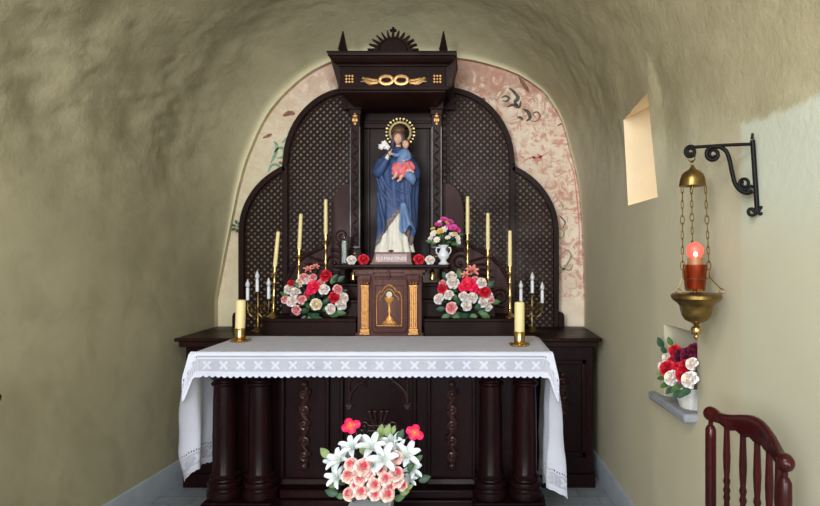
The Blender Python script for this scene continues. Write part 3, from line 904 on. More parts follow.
mb.build('chalice', M['gilt_old'], door)
mb = MB(); mb.lathe([(.001, 0), (.019, .0), (.020, .003), (.001, .004)], (AX, Yt-.02, 1.252), 20, axis='Y'); mb.build('host', M['host'], door)

# ------------------------------------------------------------------ altarpiece (reredos)
rd = thing('altarpiece', 'tall dark wooden altarpiece with arched lattice wings, canopy and statue niche', 'altarpiece', (AX, 4.45, CT))
def ell(x0, rx, z0, rz, xa, xb, n=20):
    return [(x, z0+rz*math.sqrt(max(0, 1-((x-x0)/rx)**2))) for x in [lerp(xa, xb, i/n) for i in range(n+1)]]
inner = [(.33, CT+.0), (.842, CT), (.842, 2.17)] + list(reversed(ell(.355, .487, 2.17, .56, .355, .841, 24))) + [(.33, 2.73)]
outer = [(.842, CT), (1.18, CT), (1.18, 1.68)] + list(reversed(ell(.6, .58, 1.68, .54, .842, 1.1795, 24)))
def clip(poly, p, d):
    """clip the infinite line p + t d by a convex polygon"""
    t0, t1 = -1e9, 1e9; n = len(poly)
    for i in range(n):
        a = poly[i]; b = poly[(i+1) % n]; ex, ez = b[0]-a[0], b[1]-a[1]
        if ex*ex+ez*ez < 1e-12: continue
        nx, nz = -ez, ex        # inward for ccw
        den = nx*d[0]+nz*d[1]; num = nx*(a[0]-p[0])+nz*(a[1]-p[1])
        if abs(den) < 1e-12:
            if num > 0: return None
            continue
        t = num/den
        if den > 0: t0 = max(t0, t)
        else: t1 = min(t1, t)
    return (t0, t1) if t1-t0 > 0.015 else None
def lattice(poly, sg, pitch=.0345, w=.0081):
    mb = MB(); cxm = sum(p[0] for p in poly)/len(poly)
    for layer, ang in enumerate((PI/4, -PI/4)):
        d = (math.cos(ang), math.sin(ang)); nn = (-d[1], d[0])
        y0 = 4.455+0.009*layer; y1 = y0+0.010
        for k in range(-110, 110):
            p = (nn[0]*k*pitch, nn[1]*k*pitch+1.5)
            c = clip(poly, p, d)
            if not c: continue
            a = (p[0]+d[0]*c[0], p[1]+d[1]*c[0]); b = (p[0]+d[0]*c[1], p[1]+d[1]*c[1])
            q = [(a[0]+nn[0]*w, a[1]+nn[1]*w), (a[0]-nn[0]*w, a[1]-nn[1]*w), (b[0]-nn[0]*w, b[1]-nn[1]*w), (b[0]+nn[0]*w, b[1]+nn[1]*w)]
            mb.prism([(AX+sg*x, z) for x, z in q], y0, y1)
    return mb
def frame(poly_open, sg, w=.022, y0=4.43, y1=4.49):
    """board following an open outline (inner side offset w)"""
    pts = [Vector((AX+sg*x, z, 0)) for x, z in poly_open]; N = len(pts); vs = []; fs = []
    for i, p in enumerate(pts):
        d = (pts[min(i+1, N-1)]-pts[max(i-1, 0)]).normalized(); k = Vector((-d.y, d.x, 0))*w
        for q, yy in ((p+k, y0), (p-k, y0), (p-k, y1), (p+k, y1)): vs.append((q.x, yy, q.y))
    for i in range(N-1):
        o = i*4
        for m_ in range(4): fs.append((o+m_, o+(m_+1) % 4, o+4+(m_+1) % 4, o+4+m_))
    fs += [(0, 3, 2, 1), (N*4-4, N*4-3, N*4-2, N*4-1)]
    return MB().add(vs, fs)
for sg in (-1, 1):
    for pl in (inner, outer):
        lattice(pl, sg).build('lattice_panel', M['wood'], rd, smooth=0)
    frame(list(reversed(ell(.355, .487, 2.17, .56, .355, .8419, 30))), sg, .02).build('wing_frame', M['wood'], rd, bevel=.003)
    frame([(1.165, CT), (1.165, 1.68)] + list(reversed(ell(.6, .565, 1.68, .525, .842, 1.1649, 30))), sg, .02).build('wing_frame', M['wood'], rd, bevel=.003)
    mb = MB(); bxx(mb, sg*.842-.021, sg*.842+.021, 4.43, 4.49, CT, 2.18); mb.build('stile', M['wood'], rd, bevel=.003)
    # rounded end block at the foot of the wing
    mb = MB(); c = AX+sg*1.2
    mb.prism([(c-.022, CT), (c+.022, CT), (c+.022, 1.06), (c+.014, 1.082), (c, 1.09), (c-.014, 1.082), (c-.022, 1.06)], 4.41, 4.49); mb.build('end_block', M['wood'], rd, bevel=.003)
    # carved pillar
    c = sg*.29
    mb = MB(); bxx(mb, c-.036, c+.036, 4.27, 4.43, SH, 2.60); mb.build('pillar', M['wood'], rd, bevel=.003)
    mb = MB()
    bxx(mb, c-.036, c-.029, 4.262, 4.271, 1.57, 2.42); bxx(mb, c+.029, c+.036, 4.262, 4.271, 1.57, 2.42)
    bxx(mb, c-.036, c+.036, 4.262, 4.271, 1.56, 1.572)
    for k in range(17):
        z = 1.60+k*.049; s2 = 1 if k % 2 else -1
        mb.tube([(AX+c-s2*.02, 4.267, z-.02), (AX+c, 4.262, z), (AX+c+s2*.022, 4.267, z+.022)], [.003, .008, .003], 6)
    mb.build('carving', M['wood_carve'], rd)
    mb = MB(); bxx(mb, c-.05, c+.05, 4.25, 4.44, 2.545, 2.60); bxx(mb, c-.043, c+.043, 4.258, 4.44, 2.505, 2.545); mb.build('capital', M['wood'], rd, bevel=.004)
    mb = MB(); bxx(mb, c-.046, c+.046, 4.252, 4.43, SH, 1.555); mb.build('pillar_base', M['wood'], rd, bevel=.004)
    def tassel(z, s=1.0):
        mb = MB(); x = AX+c; yy = 4.257 if z < 2 else 4.262
        mb.ball((x, yy, z+.03*s), .014*s, 10, 7, (1.5, .6, .8))
        for k in (-1, 0, 1): mb.ball((x+k*.013*s, yy, z), .013*s, 10, 7, (.8, .6, 1.5))
        mb.ball((x, yy, z-.028*s), .012*s, 10, 7, (1, .6, 1.1)); mb.ball((x, yy, z+.046*s), .008*s, 8, 6)
        return mb
    g = tassel(2.47, .95).build('gilt_ornament', M['gilt'], rd); g = tassel(1.50, .72).build('gilt_ornament', M['gilt_old'], rd)
    # shaped side board with volute
    px = [(440,183),(450,184),(456,188),(460,194),(463,203),(464.5,215),(464,230),(465,240),(471,246),(481,250),(492,257),(501,266),(508,278),(511,292),(513,319),(440,319)]
    pts = [at(x, y_, 4.39) for x, y_ in px]
    mb = MB(); mb.prism([(AX+sg*(p.x-AX), p.z) for p in pts], 4.36, 4.40)
    bd = mb.build('side_board', M['wood_board'], rd, bevel=.004)
    mb = MB()
    def W(x, y_, off=0): p = at(x, y_, 4.39); return (AX+sg*(p.x-AX), 4.352+off, p.z)
    mb.tube([Vector(W(x, y_)) for x, y_ in [(464,236),(468,245),(478,250),(490,256),(500,266),(507,278),(511,295)]], [.008,.012,.014,.014,.013,.011,.008], 8)
    sp = spiral((460, 263), 13.5, 2.5, -1.3, -1.3-4.6*PI/1.3, 40)
    mb.tube([W(x, y_) for x, y_ in sp], [lerp(.014, .006, k/40) for k in range(41)], 8)
    mb.ball(W(460, 263), .016, 10, 8)
    sp = spiral((500, 296), 10, 2, 1.2, 1.2+3.6*PI, 32)
    mb.tube([W(x, y_) for x, y_ in sp], [lerp(.012, .006, k/32) for k in range(33)], 8)
    for k in range(6):
        a = -0.1+k*0.24
        b = (468+k*2.5, 262+k*3.0)
        mb.tube([W(*b), W(b[0]+9*math.cos(a), b[1]+9*math.sin(a)-2, -.008), W(b[0]+20*math.cos(a-.25), b[1]+18*math.sin(a)-4)], [.006, .013, .004], 6)
    for k in range(4):
        b = (453, 254-k*1.5); a = -PI/2-.7+k*.45
        mb.tube([W(*b), W(b[0]+5*math.cos(a), b[1]+6*math.sin(a), -.006), W(b[0]+8*math.cos(a+.3), b[1]+11*math.sin(a+.3))], [.005, .010, .003], 6)
    sp = spiral((453, 236), 7, 1.5, PI/2, PI/2-3*PI, 24)
    mb.tube([W(x, y_) for x, y_ in sp], .006, 6)
    mb.build('volute', M['wood_carve'], bd)
# niche back
mb = MB(); bxx(mb, -.31, .31, 4.337, 4.43, SH-.03, SH); mb.build('niche_floor', M['wood'], rd)
mb = MB(); bxx(mb, -.33, .33, 4.43, 4.47, SH, 2.75); mb.build('niche_back', M['wood'], rd)
mb = MB(); bxx(mb, -.254, .254, 4.405, 4.432, 2.44, 2.50); bxx(mb, -.254, .254, 4.395, 4.432, 2.475, 2.49)
for sg in (-1, 1): bxx(mb, sg*.22-.01, sg*.22+.01, 4.415, 4.432, SH, 2.44)
mb.build('niche_moulding', M['wood'], rd, bevel=.004)
# headboard and canopy
mb = MB(); mb.frustum((AX-.372, AX+.374, 4.12, 4.44), 2.65, (AX-.43, AX+.43, 4.10, 4.44), 2.86); mb.build('hood', M['wood'], rd)
mb = MB(); bxx(mb, -.412, .412, 4.42, 4.49, 2.58, 2.96); mb.build('headboard', M['wood'], rd, bevel=.004)
mb = MB(); Yc = 4.08
bxx(mb, -.36, .362, Yc+.02, 4.44, 2.655, 2.80); mb.build('frieze', M['wood'], rd, bevel=.003)
mb = MB()
bxx(mb, -.372, .374, Yc+.005, 4.44, 2.635, 2.662); bxx(mb, -.36, .36, Yc+.02, 4.44, 2.62, 2.635)
mb.frustum((AX-.29, AX+.29, Yc+.14, 4.44), 2.555, (AX-.355, AX+.355, Yc+.03, 4.44), 2.62)
mb.build('canopy_base', M['wood'], rd, bevel=.003)
mb = MB()
prof = [(.0, 2.795), (.008, 2.80), (.010, 2.806), (.02, 2.812), (.034, 2.822), (.048, 2.838), (.056, 2.852), (.066, 2.856), (.068, 2.872), (.072, 2.874), (.072, 2.882)]
for (a, za), (b, zb) in zip(prof, prof[1:]):
    mb.frustum((AX-.365-a, AX+.365+a, Yc+.015-a*.9, 4.44), za, (AX-.365-b, AX+.365+b, Yc+.015-b*.9, 4.44), zb)
mb.build('cornice', M['wood'], rd)
for sg in (-1, 1):
    mb = MB(); c = AX+sg*.345; yy = 4.12; zb = 2.882
    mb.box(c-.024, c+.024, yy-.024, yy+.024, zb, zb+.018)
    q = [(.020, .018), (.030, .035), (.026, .048), (.016, .10), (.003, .165)]
    for (a, za), (b, z2) in zip(q, q[1:]): mb.frustum((c-a, c+a, yy-a, yy+a), zb+za, (c-b, c+b, yy-b, yy+b), zb+z2)
    mb.build('finial', M['wood'], rd)
mb = MB(); cz = 2.882; yy = 4.12
pts = [(-.185, 0), (.185, 0)]
n_ = 13; R0x, R0z, R1x, R1z = .115, .105, .178, .160
outl = [(.185, 0), (.14, .014)]
for k in range(n_):
    a0 = 0.08+(PI-.16)*k/n_; a2 = 0.08+(PI-.16)*(k+1)/n_; am = (a0+a2)/2; b0 = lerp(a0, a2, .16); b2 = lerp(a0, a2, .84)
    outl += [(R0x*math.cos(a0), R0z*math.sin(a0)+.012), (R0x*1.08*math.cos(b0), R0z*1.08*math.sin(b0)+.012), (R1x*math.cos(am-.02), R1z*math.sin(am-.02)+.008), (R1x*math.cos(am+.02), R1z*math.sin(am+.02)+.008), (R0x*1.08*math.cos(b2), R0z*1.08*math.sin(b2)+.012)]
outl += [(-.14, .014), (-.185, 0)]
mb.prism([(AX+x, cz+z) for x, z in outl], yy-.016, yy+.016)
mb.box(AX-.008, AX+.008, yy-.012, yy+.012, cz+.15, cz+.19); mb.box(AX-.022, AX+.022, yy-.012, yy+.012, cz+.163, cz+.176)
mb.tube([(AX+.10*math.cos(PI*k/16), yy-.018, cz+.10*math.sin(PI*k/16)+.01) for k in range(17)], .006, 6)
mb.build('sunburst_crest', M['wood'], rd, smooth=30)
# gilt frieze carving
def gp2(x, y_): p = at(x, y_, 4.09); return (p.x, 4.092, p.z)
mb = MB()
for sg in (-1, 1):
    cx = 393.7
    mb.tube([gp2(cx+sg*7.5+6.5*math.cos(a), 80.0+4.0*math.sin(a)) for a in [2*PI*k/20 for k in range(20)]], .012, 8, closed=True, flat=.6)
    mb.tube([gp2(cx+sg*x, y_) for x, y_ in [(13,79),(17,82.5),(22,83),(27,80),(31,77)]], [.005,.014,.018,.012,.004], 8)
    mb.tube([gp2(cx+sg*x, y_) for x, y_ in [(14,80),(20,80),(26,79),(32,78.5)]], [.004,.009,.011,.003], 8)
    mb.tube([gp2(cx+sg*x, y_) for x, y_ in [(17,83),(24,84),(29,81),(33,81.5)]], [.004,.009,.008,.003], 8)
    mb.tube([gp2(cx+sg*x, y_) for x, y_ in [(1,78),(6,76.5),(11,77),(14,79)]], [.006,.009,.009,.006], 8)
mb.ball(gp2(393.7, 79), .012, 8, 6)
mb.build('gilt_leaf_scroll', M['gilt'], rd)
for cx in (349.3, 437.3):
    mb = MB()
    for i in (-1, 0, 1):
        for k in (-1, 0, 1):
            p = gp2(cx+i*3.0, 78.8+k*3.0)
            mb.ball(p, .0095 if (i or k) else .008, 8, 6, (1, .7, 1))
    for i in range(4):
        a = PI/4+PI/2*i; mb.ball(gp2(cx+4.3*math.cos(a), 78.8+4.3*math.sin(a)), .006, 8, 6)
    mb.build('gilt_rosette', M['gilt'], rd)

# ------------------------------------------------------------------ candles and candlesticks
def stick_mesh():
    mb = MB()
    prof = [(.0,0),(.046,0),(.047,.006),(.040,.012),(.026,.022),(.014,.035),(.010,.05),(.013,.056),(.010,.064),(.009,.10),(.011,.13),(.015,.15),(.011,.165),(.009,.18),(.010,.22),(.014,.232),(.010,.245),(.009,.275),(.013,.288),(.030,.294),(.031,.299),(.014,.304),(.014,.335),(.016,.337),(.016,.345),(.0,.345)]
    mb.lathe(prof, (0,0,0), 24); return mb.mesh('candlestick', M['brass'], 35)
SM = stick_mesh()
def taper_mesh(h, r0=.0135, r1=.012):
    mb = MB(); mb.lathe([(r0, 0), (r0, h*.5), (r1, h-.004), (r1-.004, h), (.0, h-.002)], (0,0,0), 20); return mb.mesh('candle', M['wax'], 35)
mbw = MB(); mbw.tube([(0,0,0), (.001,0,.008), (.003,0,.016)], .0018, 6); WM = mbw.mesh('wick', M['wick'], 35)
pos = [(-.795, 4.03, 1.09, 'lowest', .235), (-.655, 4.13, 1.205, 'middle', .245), (-.485, 4.21, 1.312, 'highest', .245),
       (.795, 4.03, 1.09, 'lowest', .24), (.65, 4.13, 1.205, 'middle', .25), (.51, 4.21, 1.312, 'highest', .265)]
for d, yy, z, which, h in pos:
    side = 'left' if d < 0 else 'right'
    o = bpy.data.objects.new('candlestick', SM); COL.objects.link(o); o.location = (AX+d, yy, z)
    end = {'lowest': 'outermost and lowest', 'middle': 'middle one', 'highest': 'innermost and highest'}[which]
    tag(o, f'slender brass candlestick, {end} of the three on the {side} side', 'candlestick', 'brass candlesticks on the steps')
    tl = 0
    if d == -.795: tl = .06; o.rotation_euler = (0, .035, 0)
    elif d == -.655: tl = .03; o.rotation_euler = (0, .02, 0)
    c = bpy.data.objects.new('candle', taper_mesh(h)); COL.objects.link(c)
    top = Vector((0, 0, .3445)); top.rotate(o.rotation_euler)
    c.location = o.location + top; c.rotation_euler = (0, tl*1.6, 0)
    tag(c, f'thin ivory candle in the brass stick that is {end} on the {side} side', 'candle', 'thin ivory candles')
    part('wick', WM, c, (0, 0, h-.002))

for px, py, side in ((240, 341.5, 'left'), (519.5, 345.5, 'right')):
    D = F*(EYE-.994)/(py-VY); X = (px-VX)/F*D
    h = thing('candle_holder', f'short wide brass candle holder on the white cloth at the {side} end of the altar', 'candle holder', (X, D, .9945), 'brass holders for thick candles')
    mb = MB()
    mb.lathe([(0,0),(.052,0),(.055,.004),(.052,.009),(.036,.014),(.030,.022),(.033,.028),(.031,.032),(.032,.075),(.034,.077),(.034,.081),(.030,.081),(.030,.05),(0,.05)], (0,0,0), 28)
    mb.build('cup', M['brass'], h, world=False, smooth=35)
    for k in range(5):
        a = 2*PI*k/5+.3
        mb = MB(); mb.ball((.05*math.cos(a), .05*math.sin(a), .008), .014, 10, 6, (1, 1, .55)); mb.build('foot_leaf', M['brass'], h, world=False)
    mb = MB(); r = .0285
    mb.lathe([(r, .0), (r, .19), (r-.004, .197), (r-.012, .196), (.004, .19), (0, .19)], (0,0,0), 28)
    c = mb.build('pillar_candle', M['wax'], None, smooth=35)
    c.location = (X, D, .9945+.0505); c.rotation_euler = (0, .03 if side == 'left' else 0, 0)
    tag(c, f'thick ivory candle in the short brass holder at the {side} end of the altar', 'candle', 'thick ivory candles')
    part('wick', WM, c, (0, 0, .186))

# three-arm candelabra with electric candle tubes
def candelabrum(X, D, z0, side, heights, dx):
    t = thing('candelabrum', f'three-armed gilt candelabrum with white candle tubes before the {side} lattice wing', 'candelabrum', (X, D, z0), 'gilt candelabra')
    mb = MB()
    mb.lathe([(0,0),(.045,0),(.046,.006),(.03,.014),(.012,.03),(.008,.05),(.013,.07),(.007,.09),(.006,.16),(.012,.175),(.007,.19),(.006,.24)], (0,0,0), 18)
    mb.build('stem', M['brass_old'], t, world=False)
    for k in range(3):
        x = dx[k]; zt = heights[k]
        mb = MB()
        if k == 1: pts = [(0,0,.2), (0,0,zt)]
        else:
            s = 1 if x > 0 else -1
            pts = catmull([(0,0,.13), (s*.03,0,.10), (s*.06,0,.12), (abs(x)*s,0,.16), (abs(x)*s,0,zt)], 6)
        mb.tube(pts, .0045, 8)
        if k != 1:
            mb.tube([(q[0], 0, q[1]) for q in spiral((s*.03, .155), .022, .005, -PI/2, -PI/2+s*3*PI, 24)], .003, 6)
            mb.tube([(q[0], 0, q[1]) for q in spiral((s*.05, .185), .018, .004, PI, PI-s*3*PI, 24)], .003, 6)
            mb.tube([(s*.02,-.01,.17), (s*.035,-.02,.19), (s*.05,-.012,.175)], [.002,.007,.002], 6)
            mb.tube([(s*.03,-.01,.125), (s*.05,-.02,.14), (s*.066,-.012,.135)], [.002,.007,.002], 6)
        mb.lathe([(.004,-.012),(.014,-.006),(.016,0),(.010,.003),(0,.003)], (x, 0, zt), 14)
        arm = mb.build('arm', M['brass_old'], t, world=False)
        mb = MB(); mb.lathe([(.0115, 0), (.0115, .082), (.009, .086), (0, .086)], (x, 0, zt+.003), 16)
        tube_ = mb.build('candle_tube', M['wax_white'], t, world=False); tube_['label'] = 'white candle tube'
        mb = MB(); mb.lathe([(.006, 0), (.015, .016), (.016, .026), (.010, .042), (.003, .06), (0, .064)], (x, 0, zt+.088), 16)
        mb.build('bulb', M['bulb'], tube_, world=False)
    return t
M['bulb'] = simple('frosted_bulb', rgb(206, 206, 208), 0.15, 0, 0.05)
candelabrum(at(258, 331, 4.20).x, 4.20, CT, 'left', (.215, .275, .225), (-.072, -.005, .075))
candelabrum(at(532, 331, 4.22).x, 4.22, CT, 'right', (.205, .265, .195), (-.078, .002, .072))

# ------------------------------------------------------------------ flowers
def petal_into(mb, L, W, cup, bend, yaw, tilt, base=0.0, lift=0.0, point=0.0, n=5):
    rot = Matrix.Rotation(yaw, 4, 'Z') @ Matrix.Rotation(-tilt, 4, 'Y')
    def fn(u, v):
        s = u*2-1
        w = W*(math.sin(PI*min(1, (0.12+0.88*v)*0.82))**0.75)*(1-point*v)
        x = L*v*math.cos(bend*v); z = L*v*math.sin(bend*v)*0.0 - L*(bend*0.35)*v*v
        zc = cup*W*s*s
        p = rot @ Vector((base+x, w*s, z+zc))
        return (p.x, p.y, p.z+lift)
    mb.grid(fn, n-1, n)
def rose_mesh(name, mat, seed=0, R=0.03):
    rnd = random.Random(seed); mb = MB()
    mb.ball((0, 0, R*.15), R*.42, 10, 7, (1, 1, 1.25))
    for layer, (cnt, tilt, L, W) in enumerate(((3, 1.35, .75, .5), (4, 1.1, .9, .55), (5, .8, 1.0, .6), (6, .42, 1.08, .62), (5, .1, 1.0, .6))):
        for k in range(cnt):
            a = 2*PI*k/cnt + layer*.7 + rnd.uniform(-.2, .2)
            petal_into(mb, R*L*1.05, R*W, .55, .35+.1*layer, a, tilt+rnd.uniform(-.1, .1), R*.10, -R*.22*(layer > 1), 0)
    return mb.mesh(name, mat, 60, fix=False)
def lily_mesh(name, mat, seed=0, R=0.07):
    rnd = random.Random(seed); mb = MB()
    for k in range(6):
        a = 2*PI*k/6+rnd.uniform(-.1, .1)
        petal_into(mb, R*(1.05 if k % 2 else .95), R*.2, .5, .75, a, .72+rnd.uniform(-.08, .08), R*.03, 0, .35, 6)
    for k in range(5):
        a = 2*PI*k/5; mb.tube([(0,0,0), (R*.1*math.cos(a), R*.1*math.sin(a), R*.35), (R*.22*math.cos(a), R*.22*math.sin(a), R*.55)], R*.018, 5)
    return mb.mesh(name, mat, 60, fix=False)
def star_mesh(name, mat, n, R, w=.3, tilt=.35):
    mb = MB(); mb.ball((0,0,R*.06), R*.16, 8, 6)
    for k in range(n): petal_into(mb, R, R*w, .3, .4, 2*PI*k/n, tilt, R*.06, 0, .1, 5)
    return mb.mesh(name, mat, 60, fix=False)
def leaf_mesh(name, mat, L=.06, W=.018):
    mb = MB()
    def fn(u, v):
        s = u*2-1; w = W*math.sin(PI*(0.06+0.94*v))**.8
        return (w*s, abs(s)*w*.35 - L*.25*v*v, L*v)
    mb.grid(fn, 4, 7); return mb.mesh(name, mat, 60, fix=False)
RM = {k: [rose_mesh('rose', M[m_], i, .03) for i in range(2)] for k, m_ in (('w','f_white'),('c','f_cream'),('p','f_pink'),('e','f_peach'),('r','f_red'),('m','f_magenta'),('n','f_wine'))}
LM = {k: leaf_mesh('leaf', M[m_]) for k, m_ in (('g','leaf'),('d','leaf_dark'),('l','leaf_pale'))}
LIL = [lily_mesh('lily', M['f_lily'], i) for i in range(3)]
SAL = lily_mesh('lily', M['f_salmon'], 5, .06)
STL = star_mesh('daisy', M['f_lilac'], 9, .024); STW = star_mesh('daisy', M['f_white'], 8, .022); STY = star_mesh('daisy', M['f_yellow'], 8, .02)
def stem_to(root, base, tip, r=.0025):
    b, t = Vector(base), Vector(tip); m_ = b.lerp(t, .5); m_.z += (t-b).length*.08
    mb = MB(); mb.tube([b, m_, t], r, 6); return mb.build('stem', M['stem'], root, world=False, smooth=60)
def place(root, D, items, base, face=0.9, rnd=None, names=None):
    """items: (mesh, name, px, py, depth offset, scale, direction bias)"""
    rnd = rnd or random.Random(1)
    o = origin(root)
    for me, nm, px, py, dy, sc in items:
        p = at(px, py, D+dy) - o
        sc = sc*1.17 if nm in ('rose', 'lily') else sc*1.15
        d = (p - Vector(base)); d.normalize()
        d = Vector((d.x*.8, -face, d.z*.7+.15))
        pass
        e = aim_leaf((p.x*2+rnd.uniform(-.03, .03), -.04, (p.z-base[2])*2-.02)) if nm == 'leaf' else aim(d + Vector((rnd.uniform(-.5, .5), 0, rnd.uniform(-.25, .5))))
        q = part(nm, me, root, p, e, sc)
        if nm != 'leaf': stem_to(root, base, p)
def R(k, px, py, dy=0, s=1.0): return (RM[k][int(px+py) % 2], 'rose', px, py, dy, s)
def Lf(k, px, py, dy=0, s=1.0): return (LM[k], 'leaf', px, py, dy, s)

def vase_body(mb, prof, c=(0,0,0), n=24): return mb.lathe(prof, c, n)

# left arrangement on the steps
D = 4.02
zL = 1.09
def arrangement(px, label):
    c = at(px, 318, D); root = thing('flower_arrangement', label, 'flowers', (c.x, D, zL), 'flower arrangements on the steps')
    mb = MB(); mb.lathe([(0,0),(.035,0),(.042,.02),(.045,.03),(.04,.034),(0,.03)], (0,0,0), 20); b = mb.build('pot', M['leaf_dark'], root, world=False)
    return root
ra = arrangement(314, 'bouquet of red, pink and white artificial roses, left of the tabernacle')
it = [R('m',313.5,287,-.05,1.35),R('m',319,288,-.045,.9),R('m',310,291,-.04,.8),R('r',326,276,-.02,1.25),R('w',324,289.5,-.06,1.1),R('r',334,297.5,-.05,1.15),R('p',337.5,289.5,-.04,1.0),R('w',330.5,309,-.06,1.05),R('w',341,304.5,-.04,1.15),R('w',343.5,297.5,-.03,1.0),
      R('c',316,304.5,-.07,1.15),R('p',302,300,-.06,.95),R('p',297,310,-.05,1.0),R('w',292,301.5,-.05,1.1),R('p',285.5,300,-.03,.85),R('w',295.5,293,-.04,1.1),R('w',289,289.5,-.03,1.0),R('r',291,284,-.02,.8),R('p',304,278,-.01,1.0),R('c',300,283,-.01,.9),R('p',313,277.5,-.01,.8),R('w',306,281,-.02,.75),R('r',308,294,-.03,.7),R('p',321,283,-.02,.8)]
it += [(SAL,'lily',309,271,.0,.75),(SAL,'lily',315.5,268,.01,.6)]
it += [Lf(random.choice('gdg'),x,y_,random.uniform(-.03,.02),random.uniform(.7,1.05)) for x, y_ in [(302,312),(306,316),(311,315),(316,313),(309,310),(322,309),(318,317),(325,302),(330,302),(336,304),(328,313),(309,300),(321,297),(331,284),(333,280),(338,282),(300,292),(298,288),(297,300),(305,305),(313,298),(322,304),(335,312),(340,294),(311,307),(288,296)]]
place(ra, D, it, (0, .02, .045), rnd=random.Random(3))
rb = arrangement(464, 'bouquet of magenta, red and white artificial roses, right of the tabernacle')
it = [R('m',468.5,284.5,-.05,1.5),R('m',463,287,-.05,1.0),R('m',474,288,-.045,1.0),R('w',451.5,277,-.03,1.1),R('w',453,283,-.04,1.25),R('w',481.5,283,-.04,1.1),R('r',484.5,292,-.04,1.25),R('w',489,296,-.02,.9),R('w',483,302.5,-.05,1.05),R('w',488,307,-.03,.85),R('w',472,298,-.07,1.15),R('w',463.5,296.5,-.065,1.0),R('w',466.5,305.5,-.07,1.1),R('w',449,295,-.05,1.05),R('w',439,299,-.03,1.1),R('r',442.5,288.5,-.03,1.05),R('p',443,284,-.02,.85),R('p',451.5,308,-.06,1.2),R('p',475,280,-.02,.8),R('r',478,291,-.03,.8),R('p',491,300,-.02,.7)]
it += [(SAL,'lily',472,272,.0,.95),(SAL,'lily',466,276,-.01,.7)]
it += [Lf(random.choice('gdg'),x,y_,random.uniform(-.03,.02),random.uniform(.7,1.1)) for x, y_ in [(450,315),(456,314),(461,313),(463,319),(471,314),(478,312),(474,308),(457,300),(459,305),(456,292),(478,299),(477,305),(462,302),(446,302),(445,309),(483,310),(458,288),(480,314),(468,314),(487,288),(492,303),(460,278),(447,280)]]
place(rb, D, it, (0, .02, .045), rnd=random.Random(4))

# small vase with mixed flowers on the shelf
D = 4.16
c = at(443.5, 265, D)
rv = thing('flower_vase', 'white urn vase with pink and white posy on the shelf right of the statue', 'vase', (c.x, D, SH))
mb = MB(); mb.lathe([(0,0),(.036,0),(.038,.006),(.03,.012),(.02,.022),(.024,.034),(.04,.052),(.042,.064),(.03,.088),(.022,.105),(.024,.118),(.038,.132),(.039,.135),(.033,.133),(.02,.118),(0,.118)], (0,0,0), 24)
mb.build('vase', M['white_glaze'], rv, world=False)
for sg in (-1, 1):
    mb = MB(); mb.tube(catmull([(sg*.024,0,.115), (sg*.046,0,.115), (sg*.05,0,.09), (sg*.038,0,.07)], 5), .0045, 8); mb.build('handle', M['white_glaze'], rv, world=False)
it = [(STL,'daisy',444,220,-.02,1.1),(STL,'daisy',450,222,-.03,1.0),(STL,'daisy',438.5,225,-.03,1.1),(STL,'daisy',453,228,-.04,1.2),(STL,'daisy',457,230,-.02,1.1),(STL,'daisy',448,227,-.05,.9),
      (STW,'daisy',434,234,-.03,1.2),(STW,'daisy',431,239,-.01,1.0),(STW,'daisy',444.5,230,-.06,1.2),(STW,'daisy',452,235,-.05,1.0),(STW,'daisy',457,238,-.03,1.1),(STW,'daisy',437,240,-.04,1.0),(STW,'daisy',458,242,-.02,.9),(STW,'daisy',448,238,-.06,.9),
      (STY,'daisy',440,231.5,-.06,1.2),(STY,'daisy',447,223,-.04,.9),(STY,'daisy',455,234,-.04,.9),(STY,'daisy',433,229,-.02,.8),(STW,'daisy',440,222,-.01,.8)]
it += [Lf(random.choice('dgl'),x,y_,random.uniform(-.04,.02),random.uniform(.5,.7)) for x, y_ in [(436,243),(441,244),(446,243),(451,244),(455,245),(440,237),(450,240),(445,236),(435,236),(456,240),(443,239),(432,242),(459,236),(446,247),(449,231),(439,227)]]
place(rv, D, it, (0, 0, .128), rnd=random.Random(5))

# single rose heads and glass on the shelf
for k, px, lab, D in (('r', 363.5, 'red artificial rose head lying on the shelf left of the statue', 4.1), ('r', 419, 'red artificial rose head lying on the shelf right of the statue', 4.1),
                   ('w', 351.5, 'small white artificial rose lying at the left end of the shelf', 4.1), ('w', 430, 'small white artificial rose lying on the shelf beside the white vase', 4.1)):
    s = 1.15 if k == 'r' else 1.0
    o = bpy.data.objects.new('rose_head', RM[k][0]); COL.objects.link(o); o.scale = (s*1.15, s*1.15, s)
    o.rotation_euler = (1.1, 0, .2); o.location = (at(px, 0, D).x, D, SH+.0)
    o.data.update()
    vs = [o.matrix_basis @ v.co for v in o.data.vertices]
    o.location.z += SH - min(v.z for v in vs) - .002
    tag(o, lab, 'flower', 'rose heads on the shelf')
D = 4.14; c = at(345, 263, D)
gl = thing('candle_glass', 'tall clear glass with a white candle on the shelf left of the statue', 'glass', (c.x-.005, D, SH))
mb = MB(); mb.lathe([(0,0),(.026,0),(.028,.004),(.028,.20),(.0265,.20),(.0265,.008),(0,.008)], (0,0,0), 24); mb.build('glass', M['glass'], gl, world=False)
mb = MB(); mb.lathe([(.017,.0085),(.017,.16),(.012,.164),(0,.162)], (0,0,0), 18); mb.build('candle', M['wax_white'], gl, world=False)

